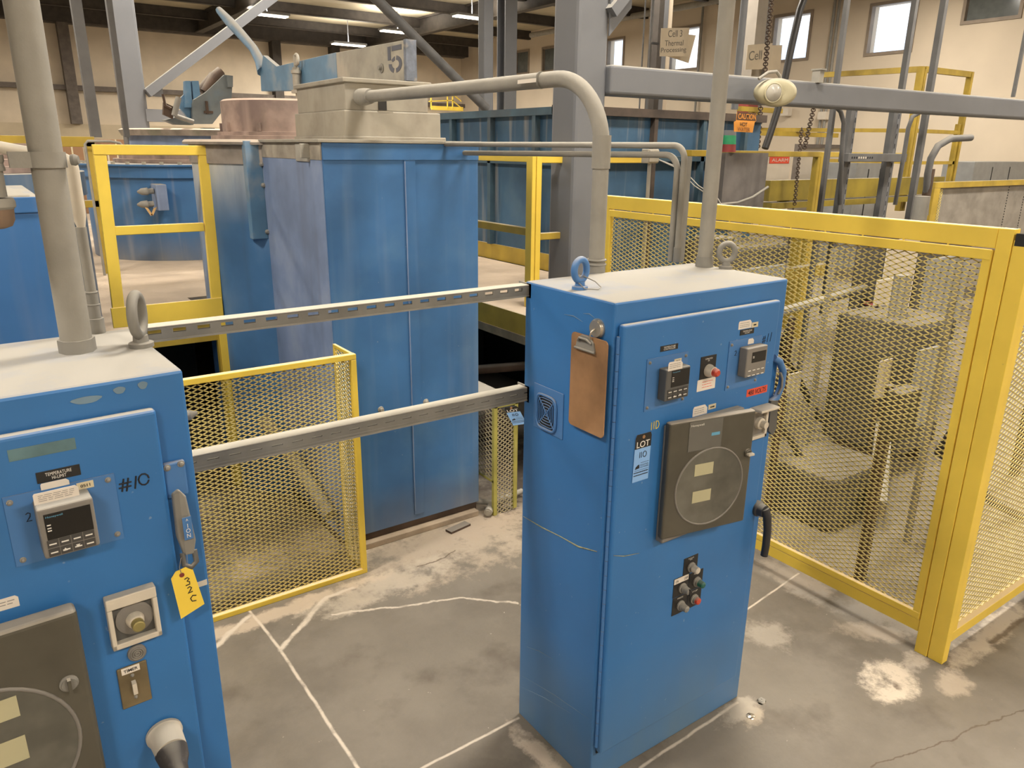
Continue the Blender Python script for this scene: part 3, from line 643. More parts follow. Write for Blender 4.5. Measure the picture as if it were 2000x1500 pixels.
# clipboard hung on a magnet hook, on the cabinet's left side
cx = RC[0]
cb = thing('clipboard', (cx - .02, RC[1] + .08, 1.160), 'brown hardboard clipboard with rusty clip hanging on the side of the right cabinet', 'clipboard')
xb = cx - .016; y0, y1, z0, z1 = RC[1] + .003, RC[1] + .146, 1.160, 1.424; r = .012
pts = []
for (yy, zz, a0) in ((y1 - r, z0 + r, -.5), (y1 - r, z1 - r, 0), (y0 + r, z1 - r, .5), (y0 + r, z0 + r, 1)):
    for i in range(6):
        a = math.pi * (a0 + .5 * i / 5); pts.append((xb, yy + r * math.cos(a), zz + r * math.sin(a)))
MB().prism(pts, (.004, 0, 0)).build('board', BROWN, cb)
cl = MB().prism([(xb, RC[1] + .122, 1.388), (xb, RC[1] + .045, 1.388), (xb, RC[1] + .052, 1.410), (xb, RC[1] + .068, 1.424), (xb, RC[1] + .10, 1.424), (xb, RC[1] + .116, 1.410)], (-.006, 0, 0)).build('clip', GALV_R, cb, .001)
MB().cyl((xb - .006, RC[1] + .044, 1.386), (xb - .006, RC[1] + .124, 1.386), .0035, n=8).build('clip_roll', GALV_R, cl)
MB().tube([(xb - .008, RC[1] + .058, 1.408), (xb - .014, RC[1] + .07, 1.418), (xb - .014, RC[1] + .098, 1.418), (xb - .008, RC[1] + .11, 1.408)], .003, 8).build('clip_lever', GALV_R, cl)
mg = thing('magnet_hook', (cx - .01, RC[1] + .06, 1.42), 'round silver magnet hook holding the brown clipboard', 'hook')
MB().lathe((cx, RC[1] + .058, 1.447), (-1, 0, 0), [(0, .026), (.006, .026), (.012, .022), (.013, .006)], 28).build('magnet', CHROME, mg)
MB().tube([(cx - .012, RC[1] + .058, 1.447), (cx - .022, RC[1] + .060, 1.440), (cx - .026, RC[1] + .062, 1.425), (cx - .020, RC[1] + .063, 1.418)], .0025, 8).build('hook_arm', CHROME, mg)

def lot_tag(loc_pts, nrm_shift, label, num='110'):
    """pts: top-left, top-right, bottom-right, bottom-left in metres"""
    a, b, c, d = [V(p) for p in loc_pts]; ux, uz = (b - a), (a - d); nr = ux.cross(uz).normalized() * .0008
    t = thing('lot_tag', tuple(d), label, 'tag', 'blue lot tags')
    def Q(u, v): return d + ux * u + uz * v
    MB().prism([Q(0, 0), Q(1, 0), Q(1, .93), Q(.93, 1), Q(.07, 1), Q(0, .93)], nr).build('tag_sheet', LTBLUE, t)
    e = nr * 1.5
    MB().prism([Q(0, .70) + nr, Q(1, .70) + nr, Q(1, .93) + nr, Q(.93, 1) + nr, Q(.07, 1) + nr, Q(0, .93) + nr], nr * .4).build('tag_head', BLACK, t)
    L, H = ux.length, uz.length
    MB().cyl(Q(.5, .93) + e, Q(.5, .93) + e * 1.6, L * .085, n=14).build('reinforced_hole', BROWN, t)
    lettering('LOT', WHITE, t, (L * .10, L * .90, H * .72, H * .85), 0, o=d, ux=ux, uz=uz, ext=.0014, bold=.01)
    off = d; mb = MB(); u = ux / L; w = uz / H
    gl = {'1': [[(0, 0), (0, 1)]], '0': [[(.3 + .3 * math.cos(k * .63), .5 + .5 * math.sin(k * .63)) for k in range(11)]]}
    x = L * .34
    for ch in num:
        for st in gl[ch]: mb.tube([off + u * (x + px * .022 * L / .062) + w * (H * (.50 + .12 * pz)) + nr * 1.6 for px, pz in st], .0010 * L / .062, 6)
        x += L * (.10 if ch == '1' else .2)
    mb.build('handwritten_number', INK, t)
    mb = MB()
    mb.prism([Q(.10, .27) + nr, Q(.38, .28) + nr, Q(.36, .36) + nr, Q(.28, .355) + nr, Q(.15, .32) + nr], nr * .4)
    mb.build('auction_emblem', INK, t)
    lettering('INDUSTRIAL', INK, t, (L * .42, L * .95, H * .325, H * .355), 0, 'fine_print', o=d, ux=ux, uz=uz, ext=.0013)
    lettering('AUCTIONEERS', INK, t, (L * .42, L * .95, H * .280, H * .308), 0, 'fine_print', o=d, ux=ux, uz=uz, ext=.0013)
    fp = MB(); rn = random.Random(3)
    for q, a, hh in ((.385, .45, .008), (.235, .08, .006), (.185, .05, .020), (.125, .05, .020)):
        while a < .93:
            l = rn.uniform(.03, .07); fp.prism([Q(a, q) + nr * 1.2, Q(min(a + l, .95), q) + nr * 1.2, Q(min(a + l, .95), q + hh) + nr * 1.2, Q(a, q + hh) + nr * 1.2], nr * .3); a += l + .012
    fp.build('small_print', INK, t)
    return t
yl = RC[1] - .026
lot_tag([(RC[0] + .076, yl, 1.160), (RC[0] + .136, yl, 1.160), (RC[0] + .139, yl, 1.021), (RC[0] + .073, yl, 1.021)], 0, 'blue and black LOT 110 tag stuck on the door of the cabinet marked #11')

# --- left cabinet (its right edge is the one in view)
AL = math.radians(3); LD = V((math.cos(AL), math.sin(AL), 0)); LN = V((-math.sin(AL), math.cos(AL), 0))
LC = V((.250, 1.330, 0)) - LD * CW
lc = thing('control_cabinet', tuple(LC), 'blue control cabinet at the left edge, marked #10, with a yellow 32C tag', 'cabinet', rz=AL, local=True)
cabinet_shell(lc, (.013, .650, .13, 1.470), False)
U = CW; y = -.025
for i, (a, b, z, h) in enumerate(((-.172, -.128, 1.499, .010), (-.110, -.092, 1.506, .010), (-.073, -.058, 1.508, .011))):
    MB().cyl((0, 0, 0), (0, -.0006, 0), 1, n=20)
    m_ = MB().prism([(U + (a + b) / 2 + (b - a) / 2 * math.cos(t) * (1 + .15 * math.sin(3 * t)), -.0003, z + h * .6 * math.sin(t)) for t in [k * .42 for k in range(15)]], (0, -.0006, 0)); m_.build('paint_patch', mat('bare_patch', (.16, .25, .33), .6, var=.15), lc)
sheet(lc, U - .268, U - .178, 1.430, 1.449, y, mat('label_residue', (.10, .18, .20), .7, var=.25, scale=12), 'label_residue', .0005)
n = sheet(lc, U - .238, U - .178, 1.386, 1.404, y, BLACK, 'nameplate', .0015); lettering('TEMPERATURE\nHI-LIMIT', WHITE, n, (U - .226, U - .190, 1.389, 1.401), y - .0016)
sheet(lc, U - .286, U - .132, 1.257, 1.376, y, BLUE_P, 'mounting_plate', .002)
screws(lc, [(U - .278, 1.366), (U - .142, 1.367), (U - .141, 1.268), (U - .276, 1.267)], y - .002)
n = sheet(lc, U - .235, U - .196, 1.3745, 1.3855, y - .002, PAPER, 'paper_sticker', .0006, cut=.004)
n = sheet(lc, U - .250, U - .190, 1.372, 1.390, y - .049, PAPER, 'paper_sticker', .0006, cut=.004)
n2 = lines(n, U - .244, U - .196, (1.385, 1.382, 1.379, 1.376), y - .0498, .0007)
n = sheet(lc, U - .187, U - .163, 1.361, 1.373, y - .002, TAN, 'number_sticker', .0006); lettering('0511', INK, n, (U - .182, U - .168, 1.3645, 1.3695), y - .003, bold=.01)
controller(lc, U - .2495, U - .1730, 1.278, 1.3625, y - .002, .045, BEZEL, (.10, .93, .37, .88), 'Honeywell', 0)
stroke([[(U - .127, 1.354), (U - .108, 1.354)], [(U - .128, 1.347), (U - .109, 1.347)], [(U - .119, 1.362), (U - .124, 1.340)], [(U - .112, 1.362), (U - .117, 1.339)],
        [(U - .100, 1.362), (U - .104, 1.340)]], .0014, INK, lc, y=y - .0004)
stroke([[(U - .089 + .008 * math.cos(k * .6), 1.353 + .010 * math.sin(k * .6)) for k in range(11)]], .0014, INK, lc, y=y - .0004)
stroke([[(U - .261, 1.341), (U - .258, 1.343), (U - .255, 1.341), (U - .256, 1.336), (U - .261, 1.329), (U - .254, 1.329)]], .0008, INK, lc, y=y - .0024)
# latch at door edge
br = MB().box(U - .054, U - .018, -.012, 0, 1.300, 1.365).build('latch_bracket', BLUE_P, lc, .003)
screws(br, [(U - .048, 1.358), (U - .025, 1.360)], -.012, .0042)
sheet(lc, U - .022, U - .004, 1.106, 1.117, -.0004, PAPER, 'tape_tab', .0008)
MB().prism([(U - .050, -.022, 1.315), (U - .040, -.03, 1.325), (U - .030, -.03, 1.310), (U - .024, -.034, 1.225), (U - .030, -.034, 1.200), (U - .046, -.030, 1.200), (U - .052, -.024, 1.235)], (0, -.012, 0)).build('disconnect_lever', GALV_R, lc, .003)
n = sheet(lc, U - .043, U - .028, 1.232, 1.275, -.047, BLUE_P, 'lever_scale', .001); lettering('^\nI\nO\nN', WHITE, n, (U - .039, U - .032, 1.236, 1.272), -.0482)
MB().tube([(U - .048, -.040, 1.205), (U - .049, -.046, 1.185), (U - .038, -.048, 1.178), (U - .028, -.046, 1.185), (U - .028, -.040, 1.205)], .005, 8).build('lever_loop', BEZEL_D, lc)
# timer
tm = MB().box(U - .178, U - .099, y - .02, y, 1.140, 1.161).box(U - .178, U - .170, y - .02, y, 1.062, 1.140).box(U - .107, U - .099, y - .02, y, 1.062, 1.140).box(U - .178, U - .099, y - .02, y, 1.062, 1.073).build('timer_frame', KNOBW, lc, .002)
MB().box(U - .170, U - .107, y - .008, y, 1.073, 1.140).build('timer_face', BEZEL_D, tm)
MB().lathe((U - .137, y - .008, 1.108), (0, -1, 0), [(0, .030), (.003, .030), (.004, .026)], 32).build('timer_dial', BEZEL, tm)
MB().lathe((U - .137, y - .012, 1.106), (0, -1, 0), [(0, .015), (.01, .013), (.012, .011)], 24).build('timer_collar', KNOBW, tm)
MB().lathe((U - .136, y - .024, 1.104), (0, -1, 0), [(0, .0105), (.012, .0100), (.013, .008)], 24).build('timer_knob', mat('brass_knob', (.35, .30, .12), .4, metal=.5, var=.1), tm)
mb = MB().lathe((U - .141, y, 1.034), (0, -1, 0), [(0, .0155), (.005, .0150), (.006, .012)], 24); bz = mb.build('buzzer', BEZEL, lc)
g = MB(); [g.torus((U - .141, y - .007, 1.034), (0, 1, 0), q, .0011, 20, 5) for q in (.0105, .007, .0035)]; g.build('buzzer_grille', GALV_R, bz)
sw = MB().box(U - .177, U - .1285, y - .004, y, .930, 1.014).build('switch_plate', BRASS, lc, .002)
n = sheet(sw, U - .170, U - .1405, 1.000, 1.013, y - .004, PAPER, 'timer_label', .0006); lettering('TIMER', INK, n, (U - .1665, U - .144, 1.0035, 1.0095), y - .005, bold=.01)
MB().prism([(U - .1575, y - .004, .961), (U - .1505, y - .004, .961), (U - .1505, y - .004, .983), (U - .1575, y - .004, .983)], (0, -.008, -.003)).build('toggle', KNOBW, sw)
screws(sw, [(U - .154, .994), (U - .154, .948)], y - .004, .0022)
n = sheet(lc, U - .322, U - .292, 1.190, 1.210, y, PAPER, 'paper_sticker', .0006, cut=.004); lines(n, U - .318, U - .297, (1.203, 1.198), y - .001)
rf = MB().box(U - .570, U - .222, y - .014, y, .800, 1.165).build('recorder_frame', BEZEL, lc, .004)
rd = MB().box(U - .575, U - .2215, y - .05, y - .014, .806, 1.180).build('recorder_door', REC, lc, .008, 3)
yr = y - .05
MB().torus((U - .378, yr, .962), (0, 1, 0), .129, .0035, 48, 8).build('window_ring', BEZEL, rd)
MB().cyl((U - .378, yr + .001, .962), (U - .378, yr - .0015, .962), .127, n=48).build('window_disc', RECW, rd)
sheet(rd, U - .395, U - .322, 1.030, 1.068, yr - .002, CREAM, 'chart_sticker', .0006); sheet(rd, U - .398, U - .322, .948, .993, yr - .002, CREAM, 'chart_sticker', .0006)
MB().lathe((U - .251, yr, 1.055), (0, -1, 0), [(0, .014), (.003, .014), (.004, .011), (.006, .011)], 20).build('latch_knob', GALV_R, rd)
MB().box(U - .2535, U - .2485, yr - .014, yr - .004, 1.043, 1.067).build('latch_wing', REC, rd)
pg = MB().lathe((U - .118, y, .846), (0, -1, -.12), [(0, .032), (.006, .032), (.010, .029), (.05, .027)], 28).build('power_inlet', KNOBW, lc)
MB().lathe((U - .118, y - .046, .838), (0, -1, -.35), [(0, .028), (.02, .025), (.035, .018), (.06, .015), (.09, .013)], 24).build('power_plug', RUBBER, pg)
eyebolt(U + (-.03) + .012, .205, lc, 1.1, GALV_R, s=1.3)
# yellow tag wired to the latch
t = thing('paper_tag', tuple(LC + LD * (U - .053) + LN * (-.05) + V((0, 0, 1.075))), 'yellow paper tag reading 32C hanging on the latch of the left cabinet', 'tag', rz=AL + .0, local=True)
tx = [(-.014, 0, .010), (.028, 0, .024), (.016, 0, .100), (.006, 0, .108), (-.012, 0, .105), (-.021, 0, .094)]
MB().prism(tx, (0, -.0008, 0)).build('tag_sheet', TAGY, t)
MB().cyl((-.003, -.0008, .095), (-.003, -.0018, .095), .0042, n=16).build('reinforced_hole', REDPAINT, t)
mb = MB()
def tg(p): return (p[0], -.0013, p[1])
for st in ([(.000, .085), (.005, .087), (.008, .084), (.004, .080), (.008, .078), (.008, .073), (.001, .072)], [(.003, .066), (.007, .068), (.010, .065), (.007, .060), (.003, .056), (.011, .057)], [(.016, .047), (.010, .049), (.006, .044), (.008, .038), (.015, .037)]):
    mb.tube([tg(p) for p in st], .0010, 5)
mb.build('handwriting', INK, t)
MB().tube([(-.003, -.001, .096), (-.006, -.004, .112), (.000, .004, .124), (.012, .008, .130), (.010, .004, .112), (-.002, -.001, .096)], .0006, 5).build('tag_wire', GALV_R, t)

# ------------------------------------------------------------------ conduits and channels that join the cabinets
P0 = V((1.568, 1.772, 0))
t = thing('conduit_pipe', (P0.x, P0.y, CH), 'thick dusty conduit rising from the right cabinet and bending over to the furnace marked 5', 'conduit')
pts = [V((P0.x, P0.y, 1.55))] + bend((P0.x, P0.y, 1.60), (P0.x, P0.y, 2.098), (1.535, 2.6, 2.098), .21, 14) + [V((1.50, 3.30, 2.10))]
MB().tube(pts, .0245, 20).build('pipe', GALV, t)
mb = MB()
for z, h in ((1.835, .05), (1.885, .045)): mb.cyl((P0.x, P0.y, z), (P0.x, P0.y, z + h), .028, n=24)
mb.build('coupling', GALV, t)
mb = MB().cyl((P0.x, P0.y, CH), (P0.x, P0.y, CH + .030), .0285, n=24)
for z in (1.548, 1.562): mb.torus((P0.x, P0.y, z), (0, 0, 1), .028, .0035, 24, 8)
mb.build('connector', GALV_R, t)
mb = MB(); mb.lathe((1.502, 3.22, 2.10), (-.02, 1, 0), [(0, .030), (.03, .034), (.05, .036), (.10, .036)], 20)
mb.build('box_connector', GALV, t)
n_ = V((1.546, 2.02, 2.098))
MB().cyl((1.548, 2.05, 2.098), (1.5475, 2.053, 2.098), .0262, n=24).build('coupling_ring', GALV_R, t)
MB().prism([(1.5455 - .0262, 2.04, 2.090), (1.5455 - .0262, 2.14, 2.090), (1.5455 - .0255, 2.14, 2.102), (1.5455 - .0255, 2.04, 2.102)], (-.0006, 0, 0)).build('pipe_label', PAPER, t)

p = V((1.953, 1.672, 0))
t = thing('conduit_pipe', (p.x, p.y, CH), 'straight dusty conduit rising from the right part of the right cabinet top', 'conduit')
MB().cyl((p.x, p.y, CH), (p.x, p.y, 4.2), .0242, n=24).build('pipe', GALV, t)
mb = MB().cyl((p.x, p.y, CH), (p.x, p.y, CH + .028), .029, n=8); mb.cyl((p.x, p.y, CH + .028), (p.x, p.y, CH + .034), .0265, n=20); mb.build('connector', GALV_R, t)

# slotted channel with small conduit strapped to it, behind the two conduits
sp = V((1.965, 1.790, 0))
t = thing('slotted_channel', (sp.x, sp.y, CH), 'slotted strut with a thin yellowed conduit standing at the back of the right cabinet', 'channel')
mb = MB().box(sp.x - .004, sp.x + .018, sp.y - .002, sp.y + .02, CH + .001, 1.87)
mb.build('strut', GALV_R, t)
sl = MB(); z = CH + .03
while z < 1.80: sl.cyl((sp.x - .0045, sp.y + .009, z), (sp.x - .0035, sp.y + .009, z), .004, n=8); z += .024
sl.build('slot_holes', DARK, t)
a, b_ = onz(1225, 270, 2.0), onz(1335, 283, 2.0)
top = ony(1322, 284, 2.25); 
t = thing('conduit_pipe', (sp.x - .017, sp.y, CH), 'thin conduit beside the slotted strut, bending left under the long pipe toward the column', 'conduit')
q1 = V((sp.x - .017, sp.y, CH + .02)); q2 = V((sp.x - .017, sp.y, 1.905))
q3 = V((1.80, 3.20, 1.905)); q4 = V((1.62, 4.6, 1.91))
MB().tube([q1 - V((0, 0, .02))] + bend(q1, q2, q3, .045, 8) + [q4], .0105, 14).build('pipe', GALV, t)
MB().cyl(q1 - V((0, 0, .02)), q1 + V((0, 0, .03)), .013, n=16).build('connector', GALV_R, t)
t2 = thing('conduit_pipe', (sp.x + .0, sp.y + .02, 1.88), 'second thin conduit just below the first, ending in a bend beside the furnace tower', 'conduit')
q2 = V((sp.x - .015, sp.y + .03, 1.875)); q3 = V((1.835, 2.95, 1.868))
MB().tube([V((sp.x - .015, sp.y + .03, CH))] + bend(V((sp.x - .015, sp.y + .03, CH + .05)), q2, q3, .05, 8) + bend(q3 + V((-.003, .03, 0)), V((2.06, 3.32, 1.868)), V((2.06, 3.32, 1.70)), .06, 6), .0105, 14).build('pipe', GALV, t2)

# two horizontal slotted channels between the cabinets
for i, (z0, z1, xl, lab) in enumerate(((1.482, 1.515, .262, 'upper grey slotted channel spanning between the two blue cabinets'), (1.163, 1.204, .300, 'lower grey slotted channel spanning between the two blue cabinets'))):
    t = thing('slotted_channel', ((xl + RC[0]) / 2, 1.755, z0), lab, 'channel')
    ya, yb = 1.735, 1.776; th = .0035; xa, xb = xl - .02, RC[0] + .02 - .03
    xe = xb + .012; sa, sb = (z1 - .0165, z1 - .0075) if i == 0 else (z1 - .0185, z1 - .0150)
    MB().box(xa, xe, ya, yb, z1 - th, z1).box(xa, xe, yb - th, yb, z1 - .012, z1 - th).box(xa, xe, yb - th, yb, z0, z0 + .010).build('top_flange', STRUT, t, .0015)
    mb = MB().box(xa, xe, ya, ya + th, z0, sa).box(xa, xe, ya, ya + th, sb, z1 - th)
    s0 = xa
    while s0 < xb: mb.box(s0, min(s0 + .024, xe), ya, ya + th, sa, sb); s0 += .0508
    mb.build('slotted_web', mat('strut_web', (.20, .19, .165), .7, dust=.6, var=.15, scale=10), t)
    MB().box(xa, xe, ya - .002, ya + .010, z0 - .0005, z0 + th).build('bottom_lip', STRUT, t)
    if i: MB().box(xa, xe, ya - .0015, ya, z0 + .010, z0 + .0125).build('rolled_groove', GALV_R, t)
    for xx in (xa - .003, xb + .010): MB().box(xx, xx + .004, ya - .01, yb + .01, z0 - .005, z1 + .004).build('end_plate', GALV_R, t)

# --- pipes above the left cabinet
pl = V((.118, 1.560, 0))
t = thing('conduit_pipe', (pl.x, pl.y, CH), 'thick grey conduit rising from the left cabinet, with a wide clamp at mid height', 'conduit')
top = V((.118, 1.560, 2.75)); 
MB().cyl((pl.x, pl.y, CH), (pl.x + .006, pl.y, 3.2), .0262, n=28).build('pipe', GALV, t)
MB().cyl((pl.x, pl.y, CH), (pl.x, pl.y, CH + .024), .031, n=8).build('connector', GALV_R, t)
zc = ony(95, 312, 1.56).z
mb = MB(); mb.cyl((pl.x, pl.y, zc - .013), (pl.x, pl.y, zc + .013), .031, n=28); mb.box(pl.x - .055, pl.x - .02, pl.y - .02, pl.y + .004, zc - .013, zc + .013)
cl = mb.build('clamp', GALV, t)
MB().lathe((pl.x + .036, pl.y - .014, zc), (1, -.4, 0), [(0, .009), (.006, .010), (.012, .007)], 12).build('clamp_bolt', GALV_R, cl)
pp = V((pl.x - .088, 1.56, 0))
t = thing('vent_pipe', (pp.x, pp.y, 1.80), 'second grey pipe at the left edge ending in a rusty capped reducer', 'pipe')
zt = zc
MB().cyl((pp.x, pp.y, zt - .06), (pp.x + .004, pp.y, 3.2), .023, n=24).build('pipe', GALV, t)
MB().lathe((pp.x, pp.y, zt - .018), (0, 0, 1), [(0, .027), (.003, .0275), (.012, .0255), (.016, .0275), (.026, .0275)], 28).build('clamp_collar', GALV, t)
MB().lathe((pp.x, pp.y, zt - .062), (0, 0, -1), [(0, .031), (.006, .033), (.014, .033), (.018, .029)], 28).build('reducer_collar', GALV, t)
MB().lathe((pp.x, pp.y, zt - .078), (0, 0, -1), [(0, .029), (.020, .028), (.030, .023), (.034, .012)], 24).build('reducer_cap', mat('brown_rubber', (.20, .135, .09), .8, var=.25), t)

p = V((.168, 1.700, 0)); zt = ony(148, 318, 1.70).z
t = thing('conduit_pipe', (p.x, p.y, CH), 'thin conduit at the back corner of the left cabinet with a flaking white elbow', 'conduit')
MB().cyl((p.x, p.y, CH), (p.x, p.y, zt - .12), .0098, n=18).build('pipe', GALV, t)
mb = MB().cyl((p.x, p.y, CH), (p.x, p.y, CH + .030), .0155, n=18)
for z in (CH + .058, CH + .083): mb.torus((p.x, p.y, z), (0, 0, 1), .0105, .0022, 18, 6)
mb.cyl((p.x, p.y, CH + .030), (p.x, p.y, CH + .085), .0115, n=18); mb.build('connector', GALV_R, t)
MB().tube([(p.x + .001, p.y, zt - .135), (p.x, p.y, zt - .1)] + bend((p.x, p.y, zt - .08), (p.x, p.y, zt + .004), (p.x - .05, p.y + .02, zt + .014), .018, 8) + [V((p.x - .12, p.y + .05, zt + .03))],
          [.004, .0122] + [.0128] * 9 + [.0125, .012, .011], 16).build('insulation_sleeve', mat('white_sleeve', (.60, .54, .44), .8, var=.05, dust=.8), t)

# ------------------------------------------------------------------ expanded-metal guards
def guard_frame(t, o, d, w, z0, z1, fw, m, th=.028, lw=.045, sw=.0195, mm=None, inner=None):
    o, d = V(o), V(d).normalized(); nr = V((-d.y, d.x, 0))
    fr = MB()
    def B(a, b, za, zb): fr.obox(o + d * ((a + b) / 2) + V((0, 0, (za + zb) / 2)), d * ((b - a) / 2), nr * th / 2, V((0, 0, (zb - za) / 2)))
    B(0, w, z1 - fw, z1); B(0, w, z0, z0 + fw); B(0, fw, z0 + fw, z1 - fw); B(w - fw, w, z0 + fw, z1 - fw)
    f = fr.build('frame', m, t, .0025)
    mesh_panel(o + d * fw * .5 + nr * th * .2, d, w - fw, z0 + fw * .5, z1 - fw * .5, lw, sw).build('mesh', mm or MESH_Y, t)
    return f
t = thing('mesh_guard', (.6, 2.907, 0), 'yellow mesh guard panel standing in front of the pit, right behind the left cabinet', 'guard')
guard_frame(t, (.18, 2.907, 0), (1, 0, 0), 1.052, .0, 1.052, .024, YEL, .03, .042, .0185)
guard_frame(t, (1.222, 2.92, 0), (0, 1, 0), .19, .0, 1.052, .016, YEL, .014, .042, .0185)

t = thing('mesh_guard', (2.03, 3.03, 0), 'low dusty green-yellow mesh guard between the furnace tower and the right cabinet', 'guard')
mb = MB(); XG, YG = 2.03, 3.035
mb.box(XG, XG + .022, YG - .004, YG + .018, 0, .62).box(XG + .13, XG + .152, YG - .004, YG + .018, .01, .62).box(XG, XG + .152, YG - .004, YG + .018, .61, .63)
mb.box(XG, XG + .022, YG + .75, YG + .772, 0, .62).box(XG, XG + .02, YG, YG + .77, .61, .63).box(XG, XG + .02, YG, YG + .77, .19, .205)
mb.build('frame', YEL_G, t, .002)
mesh_panel((XG + .01, YG + .006, 0), (1, 0, 0), .13, .0, .61, .034, .024, .007).build('mesh', MESH_D, t)
mesh_panel((XG + .006, YG + .01, 0), (0, 1, 0), .75, .20, .62, .055, .026, .006).build('mesh', MESH_D, t)
MB().box(XG, XG + .152, YG, YG + .77, .63, .636).build('top_plate', DUSTY, t)
A = V((XG + .052, YG - .012, .612)); lot_tag([A, A + V((.085, -.002, -.006)), A + V((.115, -.004, -.118)), A + V((.062, -.002, -.112))], 0, 'blue and black LOT 110 tag lying over the corner of the low mesh guard')
mb = MB().tube([(1.90, 3.3, .25), (1.94, 3.24, .12), (1.99, 3.16, .05), (2.08, 3.12, .03), (2.3, 3.15, .03)], .016, 10)
solo(mb, 'flexible_hose', GALV, 'dusty hose curving down behind the low mesh guard', 'hose')
solo(MB().box(1.93, 2.03, 3.34, 3.44, .22, .36), 'junction_box', BLUE_S, 'dusty blue-grey junction box beside the right edge of the furnace tower', 'junction box', bevel=.005)
solo(MB().box(1.995, 2.05, 3.42, 3.50, .60, .75), 'junction_box', DUSTY, 'pale dusty box above the low mesh guard, right edge of the furnace tower', 'junction box', bevel=.006)
mb = MB(); c = V((1.995, 3.035, .03)); mb.cyl(c, c + V((.05, .05, 0)), .022, n=16); mb.cyl(c - V((.003, .003, 0)), c + V((.001, .001, 0)), .015, n=12)
solo(mb, 'pipe_stub', DUSTY, 'short open pipe stub on the floor at the foot of the low mesh guard', 'pipe')
solo(MB().obox((1.80, 3.02, .006), (.065, .012, 0), (-.005, .022, 0), (0, 0, .006)), 'scrap_bar', RUST, 'rusty flat bar lying on the floor in front of the furnace tower', 'scrap')

solo(MB().tube([(2.15, 4.3, .55), (2.5, 3.95, .52), (3.2, 3.8, .5)], .03, 10), 'shade_filler_pipe', RUST, 'added dark rusty pipe deepening the shade under the deck edge, right of the tower', 'pipe')  # made-up pipe, put in to darken the gap under the deck
solo(MB().lathe((2.45, 3.98, .18), (.8, -.5, .1), [(0, .10), (.05, .12), (.2, .12), (.22, .07), (.34, .07)], 18), 'shade_filler_motor', RUST, 'added rusty motor deepening the dark under the deck edge behind the low mesh guard', 'motor')  # made-up motor, another dark shape added to deepen the under-deck shade
# tall yellow fence on the right
XF = 2.809
t = thing('yellow_fence', (XF, 1.1, 0), 'long tall yellow mesh fence running back from the corner post at the right', 'fence')
fr = MB()
za, zb = .10, 1.655; yn, yf = 1.15, 3.12
fr.box(XF - .02, XF + .02, yn, yf, zb - .068, zb).box(XF - .02, XF + .02, yn, yf, za - .015, za + .035)
fr.box(XF - .0195, XF + .0195, yf - .05, yf + .001, .0, zb - .001)
fr.build('frame', YEL, t, .003)
inn = MB(); g = .004
inn.box(XF - .024, XF - .005, yn + .006, yf - .055, zb - .068 - g - .036, zb - .068 - g).box(XF - .024, XF - .005, yn + .006, yf - .055, za + .035 + g, za + .035 + g + .028)
inn.box(XF - .0225, XF - .004, yn + .004, yn + .034, za + .035, zb - .075).box(XF - .0225, XF - .0045, yf - .066, yf - .052, za + .035, zb - .075)
inn.build('mesh_border', YEL, t, .0025)
mesh_panel((XF - .004, yn + .025, 0), (0, 1, 0), yf - yn - .075, za + .05, zb - .095, .0475, .0205, .0042).build('mesh', MESH_Y, t)
w = MB(); y = yn + .15
while y < yf - .1: w.box(XF - .0215, XF - .019, y, y + .006, zb - .0725, zb - .067); y += .16
w.build('weld_tacks', YEL, t)
post = MB().box(XF - .025, XF + .02, 1.100, 1.148, 0, 1.655).box(XF - .022, XF + .02, 1.042, 1.097, 0, 1.62).box(XF - .018, XF + .016, 1.097, 1.100, .01, 1.60)
post.build('corner_post', YEL, t, .004)
MB().box(XF - .0225, XF + .0, 1.055, 1.094, 1.602, 1.642).build('post_opening', DARK, t)
t = thing('yellow_fence', (XF + .6, 1.06, 0), 'near yellow mesh fence panel running to the right from the corner post', 'fence')
guard_frame(t, (XF + .02, 1.065, 0), (1, 0, 0), 1.25, .075, 1.655, .045, YEL, .034, .0475, .0205)

# ------------------------------------------------------------------ furnace marked 5
FX0, FX1, FY = 1.222, 1.987, 3.112
fu = thing('pit_furnace', ((FX0 + FX1) / 2, 3.8, 0), 'large blue pit furnace marked 5 on its arm, square tower front before a round shell', 'furnace')
CY0 = 4.36
MB().box(FX0, FX1, FY, 3.90, .067, 1.900).build('tower_casing', BLUE_T, fu, .004)
# side sheet faded to lavender, front trim and the dusty top collar
MB().box(FX0 - .004, FX0, FY + .004, 3.895, .067, 1.835).build('side_sheet', BLUE_S, fu)
MB().box(FX0 - .006, FX0 - .0, FY + .004, 3.895, 1.835, 1.905).build('side_band', mat('side_band_dusty', (.33, .29, .23), .8, var=.3, scale=8, blot=.5, blotcol=(.42, .38, .3)), fu)
mb = MB().box(FX0 + .0, FX1, FY - .005, FY, 1.835, 1.905).box(FX0 + .375, FX0 + .43, FY - .0035, FY, .10, 1.835)
mb.build('front_trim', BLUE_T, fu, .001)
MB().tube([(FX0 + .378, FY - .004, .12), (FX0 + .378, FY - .004, 1.83)], .003, 6).build('front_seam', BLUE_S, fu)
MB().box(FX0 - .02, FX1 + .01, FY - .012, 3.98, 1.905, 1.918).build('top_plate', DUSTY, fu, .002)
MB().box(FX0 + .01, FX1 - .01, FY + .012, 3.9, 0, .067).build('base_plinth', RUST, fu)
MB().box(FX0 - .02, FX1 - .02, FY - .03, FY + .03, 0, .03).build('base_sill', CURBM, fu, .003)
for (px, py) in ((744, 800), (832, 785)):
    q = ony(px, py, FY - .002); MB().lathe((q.x, FY, q.z), (0, -1, 0), [(0, .016), (.004, .015), (.006, .010), (.02, .009)], 10).build('bolt', DUSTY, fu)
